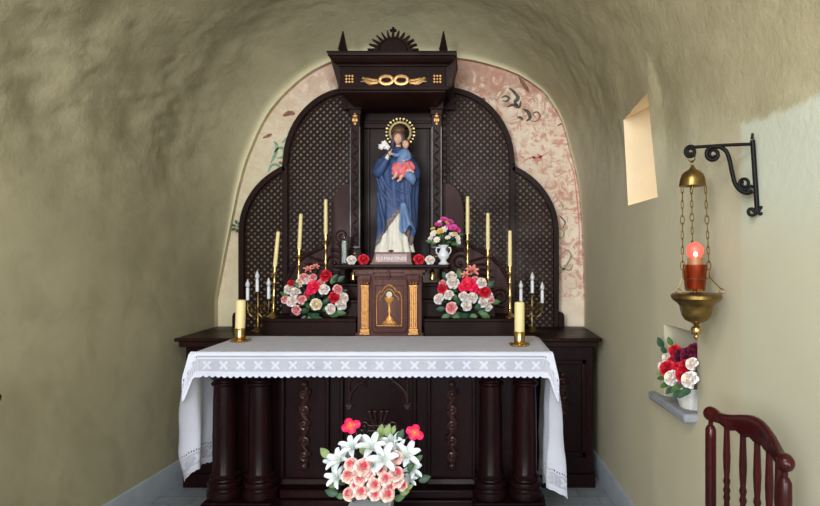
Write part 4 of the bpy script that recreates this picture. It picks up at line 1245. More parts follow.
# ivy sprig on the left edge of the arch
c = at(238, 227, 4.535)
iv = thing('ivy_sprig', 'little dark green leaf sprig fixed to the wall left of the lattice', 'leaves', (c.x, 4.54, c.z))
for k in range(16):
    a = 2*PI*k/16*2.3; r = .012+.026*((k*7 % 16)/16)
    part('leaf', LM['d'], iv, (r*math.cos(a)*.6, -.012-.004*(k % 4), r*math.sin(a)*.7), aim_leaf((math.cos(a), -.25, math.sin(a))), .5)
mb = MB(); mb.tube([(0, .02, 0), (0, -.012, .004)], .006, 8); mb.build('stem', M['stem'], iv, world=False)

# floor bouquet in white pot
D = 2.9; c = at(371.5, 500, D)
fb = thing('flower_pot', 'white square pot of lilies and peach roses standing on the floor before the altar', 'flowers', (c.x, D, 0))
mb = MB(); mb.frustum((-.075, .075, -.075, .075), 0, (-.1, .1, -.1, .1), .33)
mb.build('pot', M['white_glaze'], fb, world=False, bevel=.006)
def E(px, py, dy=0, s=1.0): return (RM['e'][int(px*3+py) % 2], 'rose', px, py, dy, s)
def Ly(px, py, dy=0, s=1.0): return (LIL[int(px+py) % 3], 'lily', px, py, dy, s)
it = [Ly(371,449,-.10,1.2),Ly(383,460,-.13,1.25),Ly(393,443,-.02,.95),Ly(406,457,-.07,1.2),Ly(353,449,-.05,1.1),Ly(341,462,-.06,1.15),Ly(338,478,-.03,1.0),Ly(411,470,-.02,.9),Ly(373,466,-.12,.8),Ly(334,463,.02,.8),Ly(388,452,-.02,.8),Ly(346,455,.0,.8),Ly(409,480,-.01,.7),Ly(361,444,.0,.7),Ly(399,450,-.04,.8)]
it += [E(351,464.5,-.12,.95),E(363,468,-.15,1.25),E(361,479,-.16,1.0),E(349,476,-.13,1.05),E(374,485,-.17,.95),E(385,479,-.17,.95),E(396,474,-.15,1.1),E(397,481,-.14,.95),E(387,494,-.16,1.05),E(375,494,-.16,.9),E(361,492,-.16,1.0),E(350,494,-.13,1.0),E(396,458,-.10,1.0),E(381,470,-.14,.8),E(369,474,-.14,.9),E(402,485,-.11,.8),E(355,485,-.14,.7),E(368,461,-.12,.9),E(390,487,-.15,.7)]
it += [Lf(random.choice('dgll'),x,y_,random.uniform(-.08,.0),random.uniform(.6,.95)) for x, y_ in [(338,494),(345,497),(356,500),(366,499),(380,500),(394,499),(400,494),(404,489),(412,478),(419,481),(336,487),(368,488),(380,488),(391,487),(356,488),(345,484),(357,472),(372,476),(390,467),(404,472),(330,458),(415,462),(386,436),(380,438),(392,434),(376,444),(398,441),(352,455),(364,455)]]
place(fb, D, it, (0, 0, .32), rnd=random.Random(6))
for sx, sy, rz in ((351, 425.5, .2), (415.5, 432.5, -.5)):
    p = at(sx, sy, D-.02) - origin(fb)
    mb = MB(); rr = Matrix.Translation(Vector((0,0,0)))
    for k, (a, L) in enumerate(((0, .034), (PI*.62, .028), (PI*1.05, .034), (PI*1.5, .028))):
        petal_into(mb, L*1.1, .0165, .35, .2, a+rz, .3, .002, 0, 0, 6)
    mb.ball((0, 0, .008), .008, 8, 6)
    me = mb.mesh('silk_flower', M['f_silk'], 60, fix=False)
    part('silk_flower', me, fb, p, aim((.15 if sx < 380 else -.1, -1, .25)), 1.2)
    mb = MB(); mb.tube(catmull([(0,0,.32), (p.x*.35, -.01, .50), (p.x*.8, -.005, p.z-.03), (p.x, .006, p.z)], 6), .0035, 6); mb.build('stem', M['stem'], fb, world=False)

# niche flowers in a white basket
c = Vector((.985, 2.635, NIC[2]+.004))
nb = thing('flower_basket', 'red, wine and white carnations in a white wicker basket in the wall niche', 'flowers', c)
mb = MB(); mb.lathe([(0,0),(.06,0),(.064,.01),(.088,.085),(.094,.09),(.09,.096),(.08,.09),(0,.08)], (0,0,0), 28, 1, 1.15, wob=lambda a, z: 1+.03*math.cos(a*14))
mb.build('basket', M['basket'], nb, world=False)
for px, py, dpt, k, s in ((668,369,2.82,'r',1.3),(674,362,2.86,'r',1.0),(672,378,2.70,'w',1.15),(684,374,2.66,'r',1.3),(690,380,2.56,'w',1.2),(682,357,2.78,'n',1.3),(690,356,2.68,'n',1.4),(694,350,2.66,'n',1.0),(692,364,2.6,'w',.9),(675,351,2.84,'r',1.0),(663,366,2.88,'w',.8),(667,358,2.88,'w',.8),(686,366,2.66,'r',1.0),(678,369,2.72,'r',1.0)):
    p = at(px, py, dpt-.13) - c
    part('carnation', RM[k][px % 2], nb, p, aim((-.8, -.55+.2*random.random(), .35)), s*1.02); stem_to(nb, (0,0,.085), p)
for px, py, dpt, k, s in ((663,347,2.88,'d',1.0),(666,353,2.86,'d',.8),(668,384,2.76,'g',.8),(674,388,2.68,'d',.9),(680,386,2.64,'g',.9),(690,389,2.54,'d',1.0),(664,378,2.82,'g',.7),(681,391,2.62,'d',.9),(672,345,2.84,'g',.8),(662,374,2.84,'l',.6),(686,391,2.58,'d',.9)):
    p = at(px, py, dpt-.13) - c
    part('leaf', LM[k], nb, p, aim_leaf((-.7, -.4, .03*(380-py)), (-.6, -.8, .3)), s*.9)

# ------------------------------------------------------------------ statue of the veiled woman with a child
st = thing('statue', 'painted statue of a blue-mantled woman holding a child, in the altarpiece niche', 'statue', (AX, 4.2, SH))
BZ = .085
SX = lambda px: (px-394)*.007
SZ = lambda py: BZ+(253-py)*.007
mb = MB(); mb.frustum((AX-.148, AX+.132, 4.08, 4.33), SH, (AX-.122, AX+.122, 4.10, 4.31), SH+BZ); mb.frustum((AX-.155, AX+.138, 4.075, 4.333), SH, (AX-.15, AX+.134, 4.078, 4.33), SH+.012)
pl = mb.build('plinth', M['plinth'], st, bevel=.004)
mb = MB(); mb.frustum((AX-.118, AX+.098, 4.0805, 4.10), SH+.016, (AX-.112, AX+.096, 4.0925, 4.10), SH+.07); mb.build('name_plate', M['plaque'], pl)
cu = bpy.data.curves.new('lettering', 'FONT'); cu.body = 'N.S.MARTINES'; cu.size = .033; cu.extrude = .0015; cu.align_x = 'CENTER'
to = bpy.data.objects.new('tmp_text', cu); COL.objects.link(to); bpy.context.view_layer.update()
me = bpy.data.meshes.new_from_object(to.evaluated_get(bpy.context.evaluated_depsgraph_get())); bpy.data.objects.remove(to)
me.name = 'lettering'; me.materials.clear(); me.materials.append(M['letter'])
lt = part('lettering', me, pl, (-.01, 4.0835-4.2, .03), (math.radians(78), 0, 0))
def ringpt(tab, z, k): return interp([(r[0], r[k]) for r in tab], z)
# gown: z, cx, rx, cy, ry
GT = [(BZ,-.003,.134,.0,.095),(BZ+.03,-.003,.126,.0,.09),(SZ(240),.004,.108,0,.085),(SZ(217),.012,.09,0,.075),(SZ(190),.016,.088,0,.07),(SZ(170),.018,.088,0,.07),(SZ(158),.02,.080,0,.06),(SZ(153),.022,.055,0,.045),(SZ(149),.026,.020,0,.02),(SZ(145),.027,.017,0,.018)]
mb = MB()
def gown(u, v):
    z = lerp(BZ, SZ(145), v); a = 2*PI*u
    ple = 1+.07*math.cos(a*11+2*math.sin(v*5))*sstep(.75, .2, v)+.03*math.cos(a*19+1)*sstep(.6, 0, v)
    return (ringpt(GT, z, 1)+ringpt(GT, z, 2)*ple*math.cos(a), ringpt(GT, z, 3)+ringpt(GT, z, 4)*ple*math.sin(a), z)
mb.grid(gown, 96, 50); mb.build('gown', M['gown'], st, world=False, smooth=70, fix=False)
mb = MB(); mb.ball((SX(392), -.098, BZ+.008), .016, 10, 6, (1.2, 1.3, .5)); mb.build('shoe', M['hair'], st, world=False)
# mantle
MT = [(BZ+.03,-.01,.118,.01,.10),(SZ(240),.004,.122,.008,.10),(SZ(229),.018,.128,.005,.1),(SZ(215),.016,.131,.003,.1),(SZ(200),.016,.132,.0,.1),(SZ(185),.018,.140,-.004,.1),(SZ(173),.020,.152,-.006,.1),(SZ(164),.020,.132,-.004,.09),(SZ(158),.022,.108,.0,.075),(SZ(153),.025,.075,.004,.06),(SZ(149),.027,.045,.008,.045)]
trim = []
def mantle(u, v):
    # u: 0..1 round from the front opening, anticlockwise seen from above
    a = -PI/2 + .22 + 2*PI*u
    ang = (a+PI/2-.22) % (2*PI)            # 0 at the front, growing to viewer's right (+x), back, then left
    fr = math.cos(ang)
    # hem height: low at back, sloping up at the front from the viewer's left foot to the right hip
    if ang < PI: hem = lerp(SZ(236), SZ(247), sstep(0.35, 1.2, ang)) if ang > .35 else lerp(SZ(213), SZ(236), ang/.35)
    else:
        b = 2*PI-ang; hem = lerp(SZ(213), SZ(246), min(1, b/1.35))
    z = lerp(SZ(149), hem, v)
    w = sstep(0, .5, v)
    ple = 1+w*(.06*math.cos(ang*7+v*3.0+1.2)+.045*math.cos(ang*15-v*4))
    x = ringpt(MT, z, 1)+ringpt(MT, z, 2)*ple*math.cos(a); y_ = ringpt(MT, z, 3)+ringpt(MT, z, 4)*ple*math.sin(a)
    return (x, y_, z)
mb.v = []; mb = MB(); NUm, NVm = 128, 60; mb.grid(mantle, NUm, NVm)
mo = mb.build('mantle', M['mantle'], st, world=False, smooth=70, solid=.006, fix=False)
ta = mo.data.attributes.new('trim', 'FLOAT', 'POINT')
for k in range(len(mo.data.vertices)):
    v = (k//(NUm+1))/NVm; u = (k % (NUm+1))/NUm
    ta.data[k].value = sstep(.90, .94, v)*.9
# light lining fold that tumbles over the front, right of centre
mb = MB()
def fold(u, v):
    px = lerp(lerp(402, 401, v), lerp(406, 416, v), u); py = lerp(205, 231+4*math.sin(u*7), v)
    return (SX(px), -.105-.014*math.cos(u*10)*sstep(0, .6, v)-.01*v, SZ(py))
mb.grid(fold, 24, 20); mb.build('mantle_fold', M['lining'], st, world=False, smooth=70, solid=.006, fix=False)
# diagonal drape folds across the front
for pts, r in (([(380,170),(384,182),(393,196),(404,206)], .012), ([(378,180),(383,194),(392,205),(400,211)], .011), ([(379,195),(382,210),(385,224),(385,234)], .010), ([(408,184),(410,200),(411,215),(412,228)], .009), ([(385,176),(392,186),(401,193),(410,196)], .010)):
    mb = MB(); mb.tube(catmull([(SX(x), -.088 if k in (0,) else -.098, SZ(y_)) for k, (x, y_) in enumerate(pts)], 6), [r*(.5+.5*math.sin(PI*(i+.5)/(len(pts)*6-5))) for i in range((len(pts)-1)*6+1)], 8, flat=.7)
    mb.build('drape', M['mantle'], st, world=False, smooth=70)
# head
def head(cx, cy, cz, s, name, tilt=0.0, yaw=0.0):
    """head with face: s = half height"""
    mb = MB()
    def fn(u, v):
        th = PI*v; a = 2*PI*u; d = Vector((math.sin(th)*math.cos(a), math.sin(th)*math.sin(a), math.cos(th)))
        f = max(0, -d.y)                      # front
        w = .76*(1-.22*sstep(-.1, -1, d.z)*1.0)
        p = Vector((d.x*w, d.y*(.86 if d.y > 0 else .80), d.z))
        # nose, brow, eye sockets, chin, lips
        def g(x0, z0, sx, sz): return math.exp(-((d.x-x0)/sx)**2-((d.z-z0)/sz)**2)*f
        p.y -= .20*g(0, -.18, .10, .20) + .05*g(0, -.72, .2, .15) + .05*g(0, -.48, .18, .08) + .04*g(0, .28, .5, .12)
        p.y += .09*g(.3, .04, .16, .10)+.09*g(-.3, .04, .16, .10)
        return p*s
    mb.grid(fn, 40, 32)
    rot = Matrix.Translation((cx, cy, cz)) @ Matrix.Rotation(yaw, 4, 'Z') @ Matrix.Rotation(tilt, 4, 'Y')
    mb.v = [rot @ v for v in mb.v]
    h = mb.build(name, M['skin'], st, world=False, smooth=80, fix=False)
    for nm, mat, items in (('eyes', M['eye_dark'], [(-.27, -.74, .04, .10, .05), (.27, -.74, .04, .10, .05)]), ('eyebrows', M['hair'], [(-.28, -.74, .22, .15, .03), (.28, -.74, .22, .15, .03)]), ('mouth', M['lip_red'], [(0, -.78, -.50, .15, .05)])):
        mb = MB()
        for x, y_, z, rx, rz in items: mb.ball((x*s*.85, y_*s, z*s), s, 10, 6, (rx, .05, rz))
        mb.v = [rot @ v for v in mb.v]; mb.build(nm, mat, h, world=False)
    return h
head(SX(398), -.028, SZ(140.5), .042, 'head', .05, .12)
mb = MB()      # neck
mb.tube([(SX(397.5), .0, SZ(152)), (SX(398), -.008, SZ(144))], [.022, .018], 14); mb.build('neck', M['skin'], st, world=False)
mb = MB()      # hair round the face
for sg in (-1, 1):
    mb.tube(catmull([(SX(398), -.05, SZ(134.6)), (SX(398)+sg*.022, -.046, SZ(136)), (SX(398)+sg*.034, -.036, SZ(141)), (SX(398)+sg*.034, -.03, SZ(147)), (SX(398)+sg*.03, -.03, SZ(151))], 5), [.006+.006*math.sin(PI*i/20) for i in range(21)], 8)
mb.build('hair', M['hair'], st, world=False, smooth=80)
# veil: hood around the head falling on the shoulders
mb = MB()
def veil(u, v):
    a = lerp(-.30*PI, 1.30*PI, u)     # open towards the front (-y)
    z = lerp(SZ(132.5), SZ(158), v)
    tab = [(SZ(158), .105, .085), (SZ(153), .075, .065), (SZ(148), .052, .052), (SZ(142), .048, .05), (SZ(137), .043, .047), (SZ(134), .03, .035), (SZ(132.5), .004, .006)]
    tab = sorted(tab); rx = interp([(t[0], t[1]) for t in tab], z); ry = interp([(t[0], t[2]) for t in tab], z)
    ple = 1+.04*math.cos(a*9)*v
    return (SX(398)+rx*ple*math.cos(a), -.012+ry*ple*math.sin(a), z)
mb.grid(veil, 60, 30); mb.build('veil', M['veil'], st, world=False, smooth=80, solid=.004, fix=False)
# halo
mb = MB(); hc = (SX(399), .03, SZ(132.5)); HR = .072
mb.tube([(hc[0]+HR*math.cos(2*PI*k/48), hc[1], hc[2]+HR*math.sin(2*PI*k/48)) for k in range(48)], .008, 8, closed=True)
for k in range(19):
    a = -PI*.23 + (PI*1.46)*k/18; ca, sa = math.cos(a), math.sin(a)
    mb.tube([(hc[0]+HR*ca, hc[1], hc[2]+HR*sa), (hc[0]+.094*ca, hc[1], hc[2]+.094*sa)], .0032, 6)
    mb.ball((hc[0]+.099*ca, hc[1], hc[2]+.099*sa), .0095 if k % 2 == 0 else .007, 8, 6, (1, .6, 1))
mb.tube([(hc[0], hc[1], hc[2]-HR), (hc[0], .02, SZ(150))], .004, 6)
mb.build('halo', M['halo'], st, world=False)
mb = MB(); mb.ball((SX(398), .0, SZ(131.5)), .042, 18, 10, (1.1, .8, .75)); mb.build('veil_crown', M['hair'], st, world=False)
# arms: sleeves and hands
def hand(p, d, n_, s, name='hand', curl=.6):
    """p wrist, d pointing direction, n_ palm normal, s length; five separate bent fingers and a palm"""
    d = Vector(d).normalized(); n_ = (Vector(n_)-d*Vector(n_).dot(d)).normalized(); w = d.cross(n_)
    p = Vector(p); mb = MB()
    mb.tube([p-d*s*.1, p+d*s*.2, p+d*s*.45], [s*.15, s*.22, s*.22], 10, flat=.55)
    for k, L in enumerate((.40, .48, .46, .36)):
        b = p+d*s*.42+w*s*(-.17+.115*k)
        a1 = d*math.cos(curl*.4)+n_*math.sin(curl*.4); a2 = d*math.cos(curl*1.3)+n_*math.sin(curl*1.3)
        mb.tube([b-d*s*.1, b+a1*s*L*.5, b+a1*s*L*.5+a2*s*L*.5], [s*.06, s*.055, s*.04], 7)
    b = p+d*s*.12-w*s*.16; t = (d*.7-w*.6+n_*.3).normalized()
    mb.tube([b, b+t*s*.25, b+t*s*.25+(d*.9+n_*.4).normalized()*s*.2], [s*.07, s*.06, s*.045], 7)
    return mb.build(name, M['skin'], st, world=False, smooth=80)
mb = MB(); mb.tube(catmull([(SX(382), -.03, SZ(163)), (SX(379), -.075, SZ(175)), (SX(384), -.115, SZ(170)), (SX(389), -.13, SZ(163))], 5), [.034,.036,.038,.039,.04,.04,.039,.037,.034,.031,.028,.026,.024,.022,.02,.019], 14)
mb.build('sleeve', M['mantle'], st, world=False, smooth=80)
mb = MB(); mb.tube([(SX(387), -.125, SZ(165)), (SX(391), -.138, SZ(158.5))], [.017, .012], 10); mb.build('cuff', M['gown'], st, world=False)
hand((SX(391), -.138, SZ(159)), (.35, -.1, 1), (.8, .2, -.3), .052, curl=.5)
mb = MB(); mb.tube(catmull([(SX(412.5), -.02, SZ(166)), (SX(415), -.06, SZ(176)), (SX(412.5), -.105, SZ(180)), (SX(409), -.135, SZ(177))], 5), [.034,.035,.036,.038,.04,.04,.04,.04,.038,.036,.034,.032,.03,.028,.026,.024], 14)
mb.build('sleeve', M['mantle'], st, world=False, smooth=80)
mb = MB(); mb.tube(catmull([(SX(409), -.135, SZ(177)), (SX(413), -.14, SZ(182)), (SX(414), -.12, SZ(188))], 5), [.028,.032,.034,.034,.033,.03,.028,.024,.018,.012,.006], 12); mb.build('sleeve_fall', M['lining'], st, world=False, smooth=80)
hand((SX(414), -.145, SZ(176)), (-1, -.15, .45), (.1, .6, -.6), .062, curl=.5)
# child
head(SX(406.5), -.105, SZ(148), .030, 'child_head', -.1, -.15)
mb = MB(); mb.ball((SX(406.8), -.094, SZ(145.8)), .0285, 16, 10, (.86, .9, .85)); mb.build('child_hair', M['hair'], st, world=False)
mb = MB()
mb.tube(catmull([(SX(406), -.10, SZ(152.2)), (SX(405.5), -.105, SZ(157)), (SX(404), -.11, SZ(164)), (SX(402), -.12, SZ(171))], 5), [.014,.022,.03,.034,.036,.037,.038,.039,.04,.041,.042,.042,.04,.036,.03,.02], 16)
mb.tube(catmull([(SX(402.5), -.118, SZ(156)), (SX(399), -.142, SZ(159.5)), (SX(394.5), -.146, SZ(158.5))], 5), [.016,.016,.015,.015,.014,.014,.013,.013,.012,.012,.011], 10)
mb.tube(catmull([(SX(409), -.115, SZ(157)), (SX(410.5), -.14, SZ(162)), (SX(406.5), -.155, SZ(165))], 5), [.016,.016,.015,.015,.014,.014,.013,.013,.012,.012,.011], 10)
mb.build('child_robe', M['lining'], st, world=False, smooth=80)
hand((SX(394.8), -.146, SZ(158.5)), (-1, 0, .3), (0, -.3, -1), .026, 'child_hand'); hand((SX(406.5), -.155, SZ(165)), (-1, -.1, 0), (0, 0, -1), .026, 'child_hand')
mb = MB()
def pink(u, v):
    a = 2*PI*u; px = lerp(405.5, 403, v); r = interp([(0,.03),(.2,.06),(.5,.075),(.8,.064),(1,.028)], v)
    ple = 1+.10*math.cos(a*6+v*5)+.06*math.cos(a*11-v*7)
    return (SX(px)+r*1.05*ple*math.cos(a), -.122+r*.5*ple*math.sin(a), lerp(SZ(163.5), SZ(180.5), v))
mb.grid(pink, 64, 26); mb.build('child_cloth', M['pinkcloth'], st, world=False, smooth=80, fix=False)
for px, py in ((396.5, 181), (401.5, 183.5)):
    mb = MB(); mb.tube([(SX(px+2), -.135, SZ(py-5)), (SX(px), -.15, SZ(py)), (SX(px-1.5), -.168, SZ(py+1.2))], [.013, .010, .007], 10); mb.build('child_foot', M['skin'], st, world=False)
# lily held in the right hand
mb = MB()
for p_ in ((386.5, 148), (383.5, 151), (389, 151.5)):
    mb.ball((SX(p_[0]), -.13, SZ(p_[1])), .019, 10, 7, (1, .8, 1.1))
    for k in range(5):
        a = 2*PI*k/5; mb.tube([(SX(p_[0]), -.14, SZ(p_[1])), (SX(p_[0])+.022*math.cos(a), -.147, SZ(p_[1])+.022*math.sin(a))], [.008, .003], 6)
ll = mb.build('lily', M['f_white'], st, world=False)
mb = MB(); mb.tube([(SX(386.5), -.13, SZ(149)), (SX(389), -.142, SZ(156)), (SX(393), -.15, SZ(163))], .004, 6); mb.build('lily_stem', M['stem'], ll, world=False)

# ------------------------------------------------------------------ wrought iron bracket and sanctuary lamp
A0 = Vector((xr(2.1, 1.8)-.035, 2.1, 0)); A1 = Vector((.80, 2.22, 0)); ad = (A1-A0).normalized(); an = Vector((-ad.y, ad.x, 0))
def bp(px, py):
    d = Vector(((px-VX)/F, 1, -(py-VY)/F)); e = Vector((0, 0, EYE))
    t = (A0-e).dot(an)/d.dot(an); return e+d*t
br = thing('wall_bracket', 'black wrought iron scroll bracket on the right wall holding the hanging lamp', 'bracket', bp(755, 212))
mb = MB(); mb.tube([bp(752.5, 140), bp(757, 208)], .0085, 8); mb.build('back_bar', M['iron'], br, smooth=50)
mb = MB(); mb.tube([bp(752.5, 144), bp(722, 145.3), bp(700, 146.8), bp(697, 147)], [.006, .006, .006, .0065], 8)
mb.tube([bp(697, 147)] + [bp(x, y_) for x, y_ in spiral((690.5, 152), 6, 2.2, -.9, -.9-3.6*PI*-1*-1, 30)], .0065, 8); mb.build('arm', M['iron'], br, smooth=50)
pts = [bp(x, y_) for x, y_ in spiral((712.5, 153.0), 1.5, 6.6, .5+0, .5+3.2*PI, 26)]
rest = [(720,147),(726,151),(729.5,160),(732,172),(735,183),(740,190),(747,193),(752.5,191)]
pts = [bp(x, y_) for x, y_ in spiral((713, 154.2), 2, 7.4, -PI/2-3.4*PI+.0, -PI/2, 30)] + catmull([bp(x, y_) for x, y_ in rest], 5)
mb = MB(); mb.tube(pts, [.0045+.003*min(1, k/20) for k in range(len(pts))], 8)
mb.tube([bp(x, y_) for x, y_ in spiral((744.5, 183.5), 2, 6.6, 3*PI+1.2, 0.4, 30)] + [bp(753.5, 187)], .0055, 8)
mb.build('scroll_brace', M['iron'], br, smooth=50)
mb = MB()
mb.tube([bp(757, 205)] + [bp(x, y_) for x, y_ in spiral((751.5, 211.5), 4.6, 1.8, -.5, 2.2*PI, 22)], .006, 8)
mb.tube([bp(757, 205)] + [bp(x, y_) for x, y_ in spiral((761.5, 210), 4.6, 1.8, PI+.6, PI-2.2*PI, 22)], .006, 8)
mb.build('foot_scroll', M['iron'], br, smooth=50)
mb = MB(); e_ = bp(752, 139); mb.tube([e_, e_+Vector((.002, 0, .02))], [.006, .004], 8); mb.build('top_hook', M['iron'], br)

LD = 2.245
lc = at(694, 250, LD); s_ = LD/F
tip = Vector((lc.x, LD, 0))
def lp(px, py, dy=0.0): p = at(px, py, LD); return Vector((p.x, LD+dy, p.z))
zz = lambda py: EYE-(py-VY)*s_
lm = thing('hanging_lamp', 'brass sanctuary lamp with glowing red candle in an amber cup, hanging from the iron bracket', 'lamp', (lp(696, 338).x, LD, zz(338)))
mb = MB(); c0 = lp(691.5, 157)
mb.tube([c0+Vector((.0135*math.cos(2*PI*k/16), 0, .018*math.sin(2*PI*k/16))) for k in range(16)], .0026, 8, closed=True)
c1 = lp(692, 164); mb.tube([c1+Vector((0, .010*math.cos(2*PI*k/16), .012*math.sin(2*PI*k/16))) for k in range(16)], .0024, 8, closed=True)
mb.build('hook_ring', M['brass_old'], lm)
cx = lp(692.5, 0).x
mb = MB(); mb.lathe([(.004, zz(165.5)), (.010, zz(168)), (.014, zz(169.5)), (.028, zz(171.5)), (.039, zz(174.5)), (.045, zz(179)), (.0475, zz(183.5)), (.049, zz(186)), (.044, zz(186.2)), (.02, zz(184)), (.006, zz(186)), (.006, zz(188.5)), (0, zz(188.5))], (cx, LD, 0), 28)
mb.build('cap', M['brass_old'], lm)
cup_x = lp(695, 0).x
def chain(a, b, n_, mb):
    for k in range(n_):
        p = a.lerp(b, k/n_); q = a.lerp(b, (k+1)/n_); m_ = (p+q)/2; L = (q-p).length*.62; d = (q-p).normalized()
        big = (k % 3 == 1)
        w = Vector((1, 0, 0)) if k % 2 == 0 else Vector((.35, .94, 0))
        ww = .0075 if big else .0045; L2 = L*(1.0 if big else .95)
        mb.tube([m_+d*L2*math.cos(2*PI*i/12)+w*ww*math.sin(2*PI*i/12) for i in range(12)], .0021, 5, closed=True)
ends = [((681, 186), (681, 277), (675.5, 289), -.018), ((704, 186), (707.5, 277), (718, 289), -.018), ((695, 186), (697.5, 268), (700, 292), .045)]
for a, b, c_, dy in ends:
    mb = MB(); m1 = lp(b[0], b[1], dy); chain(lp(a[0], a[1], dy*.8), m1, 12, mb)
    e2 = lp(c_[0], c_[1], dy*1.6); mb.tube([m1, e2], .0022, 6)
    mb.tube([e2+Vector((.009*math.cos(2*PI*k/14), 0, .009*math.sin(2*PI*k/14)-.006)) for k in range(14)], .002, 6, closed=True)
    mb.build('chain', M['brass_old'], lm)
mb = MB(); mb.tube([Vector((cup_x+.046*math.cos(2*PI*k/32), LD+.046*math.sin(2*PI*k/32), zz(278.5))) for k in range(32)], .0022, 6, closed=True)
mb.build('cup_ring', M['brass_old'], lm)
mb = MB()
mb.lathe([(0, zz(290.8)), (.034, zz(290.8)), (.0365, zz(289)), (.044, zz(264.5)), (.0425, zz(264.5)), (.035, zz(288)), (0, zz(288.6))], (cup_x, LD, 0), 32)
mb.build('amber_cup', M['amber'], lm)
mb = MB(); mb.lathe([(.027, zz(288.4)), (.027, zz(258)), (.02, zz(257.5)), (0, zz(257.5))], (cup_x, LD, 0), 20); mb.build('votive_candle', M['glass_red'] if 'glass_red' in M else M['redwax'] if 'redwax' in M else M.setdefault('redwax', simple('orange_wax', rgb(160, 104, 70), .45)), lm)
mb = MB(); mb.lathe([(0, zz(257.4)), (.022, zz(257.4)), (.031, zz(252)), (.028, zz(247)), (.016, zz(243.5)), (.004, zz(242)), (0, zz(242))], (cup_x, LD, 0), 24); mb.build('glow_bulb', M['glow'], lm)
mb = MB(); mb.ball((cup_x-.007, LD-.024, zz(253.5)), .0095, 12, 8, (.8, .7, 1.4)); mb.build('flame', M['flame'], lm)
bx_ = lp(696.3, 0).x
mb = MB()
mb.lathe([(.006, zz(292)), (.07, zz(294)), (.084, zz(293.5)), (.091, zz(295)), (.0905, zz(298)), (.080, zz(301)), (.068, zz(303)), (.060, zz(306)), (.0565, zz(311)), (.053, zz(315)), (.043, zz(319.5)), (.026, zz(322)), (.012, zz(323.5)), (.009, zz(325.2))], (bx_, LD, 0), 36)
mb.build('bowl', M['brass_old'], lm)
mb = MB(); mb.lathe([(.005, zz(288.6)), (.007, zz(290)), (.007, zz(293))], (cup_x, LD, 0), 12); mb.build('spigot', M['brass_old'], lm)
mb = MB(); mb.ball((bx_, LD, zz(330.5)), .0205, 20, 12); mb.lathe([(.006, zz(335)), (.010, zz(337)), (.006, zz(338.5)), (0, zz(340))], (bx_, LD, 0), 14); mb.build('ball_finial', M['brass'], lm)

# ------------------------------------------------------------------ chairs
def make_chair(label, loc, rz):
    t = thing('spindle_chair', label, 'chair', (0, 0, 0), 'spindle back chairs')
    w = .232         # half distance between the posts; the bowed back runs along local X, seat towards -Y
    bow = lambda x: .042*(1-min(1, abs(x)/w)**2)
    lam = M['wood_chair']
    for sg in (-1, 1):
        mb = MB(); mb.lathe([(.013,0),(.016,.01),(.018,.15),(.016,.2),(.020,.215),(.016,.23),(.017,.4),(.017,.45),(.0175,.9),(.017,.938),(.012,.948),(.008,.952),(.008,.975)], (sg*w, 0, 0), 18); mb.build('back_post', lam, t, world=False)
        mb = MB(); mb.lathe([(.013,0),(.018,.02),(.022,.12),(.016,.16),(.024,.18),(.017,.2),(.024,.34),(.02,.40),(.02,.43)], (sg*(w-.01), -.40, 0), 18); mb.build('leg', lam, t, world=False)
        mb = MB(); mb.tube([(sg*w, 0, .2), (sg*(w-.01), -.40, .2)], [.011, .011], 10); mb.build('stretcher', lam, t, world=False)
    mb = MB(); mb.tube([(-w, -.2, .2), (w, -.2, .2)], .011, 10); mb.build('stretcher', lam, t, world=False)
    mb = MB(); mb.box(-w-.02, w+.02, -.435, .06, .43, .465); mb.build('seat', lam, t, world=False, bevel=.012)
    mb = MB(); mb.tube([(x, bow(x), .56) for x in [w*(k/6-1) for k in range(13)]], .014, 10); mb.build('lower_rail', lam, t, world=False)
    for k in range(5):
        x = -w+.072+k*(2*w-.144)/4
        mb = MB(); mb.lathe([(.008,.565),(.009,.60),(.012,.66),(.008,.73),(.011,.742),(.008,.752),(.0115,.765),(.0075,.778),(.0115,.793),(.008,.806),(.010,.83),(.0115,.87),(.009,.95),(.009,.985)], (x, bow(x), 0), 18); mb.build('spindle', lam, t, world=False)
    N = 72; vs = []; fs = []
    for i in range(N+1):
        u = i/N*2-1; x = u*(w+.028); a = abs(u)
        arch = .5+.5*math.cos(min(1, a/.80)*PI)
        mid = .984+.020*arch; h = .017+.017*arch
        if a < .70: h += .0045*abs(math.sin(u/.70*PI*2.5+PI/2)); mid -= .0045*abs(math.sin(u/.70*PI*2.5+PI/2))
        e = sstep(.74, .90, a); h = lerp(h, .024, e)*math.sqrt(max(0.0004, 1-max(0, (a-.88)/.12)**2)); mid = lerp(mid, .988, e)
        th = lerp(.012, .024, e)*math.sqrt(max(0.0004, 1-max(0, (a-.88)/.12)**2))
        for q in range(14):
            an = 2*PI*q/14; ex = lambda v, p: math.copysign(abs(v)**p, v)
            pw = lerp(.6, 1, e)
            vs.append((x, bow(x)+th*ex(math.cos(an), pw), mid+h*ex(math.sin(an), pw)))
    for i in range(N):
        for q in range(14):
            a = i*14+q; b = i*14+(q+1) % 14; fs.append((a, b, b+14, a+14))
    fs.append(tuple(range(14))); fs.append(tuple(range(N*14, N*14+14)))
    mb = MB(); mb.add(vs, fs); mb.build('crest_rail', lam, t, world=False, smooth=60)
    t.location = loc; t.rotation_euler = (0, 0, rz)
    return t
ch = make_chair('dark red spindle back chair by the right wall, below the iron bracket', (.792, 1.742, 0), PI*-.5)
c2 = copy_tree(ch); c2.location = (-1.738, 1.955, 0); c2.rotation_euler = (0, 0, PI/2)
c2['label'] = 'dark chair at the left picture edge, only its rounded rail end showing before the wall'

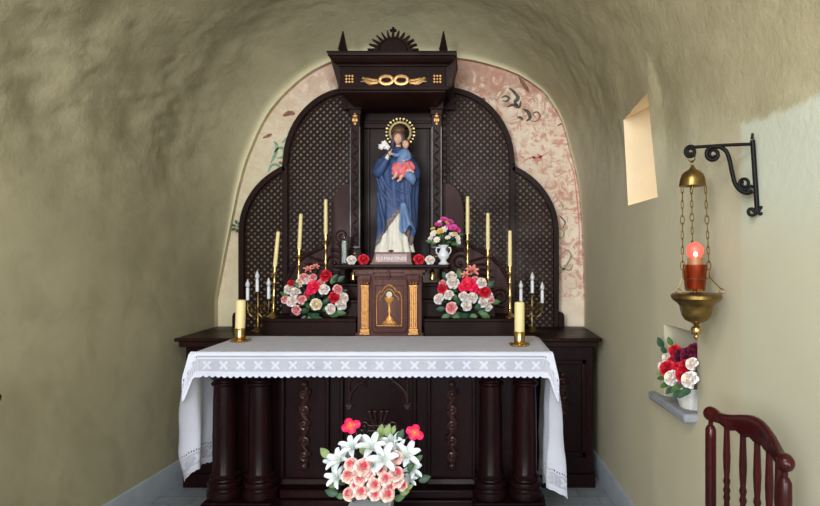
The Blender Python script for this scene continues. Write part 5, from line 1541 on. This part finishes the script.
# ------------------------------------------------------------------ camera, light
cam = bpy.data.cameras.new('camera'); co = bpy.data.objects.new('camera', cam); COL.objects.link(co)
cam.sensor_width = 36; cam.lens = F/820*36; cam.shift_x = -(VX-410)/820; cam.shift_y = (VY-253)/820
cam.clip_start = .02
co.location = (0, 0, EYE); co.rotation_euler = (PI/2, 0, 0); S.camera = co

def area(name, loc, target, sx, sy, power, col):
    l = bpy.data.lights.new(name, 'AREA'); l.shape = 'RECTANGLE'; l.size = sx; l.size_y = sy; l.energy = power; l.color = col
    o = bpy.data.objects.new(name, l); COL.objects.link(o); o.location = loc
    o.rotation_euler = (Vector(target)-Vector(loc)).to_track_quat('-Z', 'Y').to_euler(); return o
area('doorway_daylight', (.72, -2.38, 1.75), (-.5, 4, 1.2), 1.0, 2.0, 110, (.88, .945, 1.0))
area('side_window_daylight', (-1.6, -2.38, 2.05), (0, 4, .9), .95, 1.8, 205, (.88, .945, 1.0))
area('overhead_fill', (-.5, .15, 3.12), (-.5, 3.3, .9), 1.5, .8, 66, (.95, .97, 1.0))  # added fill above the camera, no fixture; brightens the cloth top
area('window_daylight', (1.66, 3.12, 2.13), (0.8, 3.2, 1.95), .4, .5, 3, (1.0, .95, .86))
w = bpy.data.worlds.new('world'); S.world = w; w.use_nodes = True
nt = w.node_tree; nt.nodes.clear()
bg = nt.nodes.new('ShaderNodeBackground'); wo = nt.nodes.new('ShaderNodeOutputWorld')
sky = nt.nodes.new('ShaderNodeTexSky'); sky.sky_type = 'NISHITA'; sky.sun_disc = False; sky.sun_elevation = math.radians(40)
nt.links.new(sky.outputs[0], bg.inputs[0]); bg.inputs[1].default_value = .25; nt.links.new(bg.outputs[0], wo.inputs[0])
S.view_settings.view_transform = 'Standard'; S.view_settings.look = 'None'
S.view_settings.exposure = -0.12; S.view_settings.gamma = 1.0
S.view_settings.use_curve_mapping = False
S.cycles.max_bounces = 8; S.cycles.diffuse_bounces = 5; S.cycles.transparent_max_bounces = 12
S.cycles.use_denoising = True
S.cycles.sample_clamp_indirect = 4.0
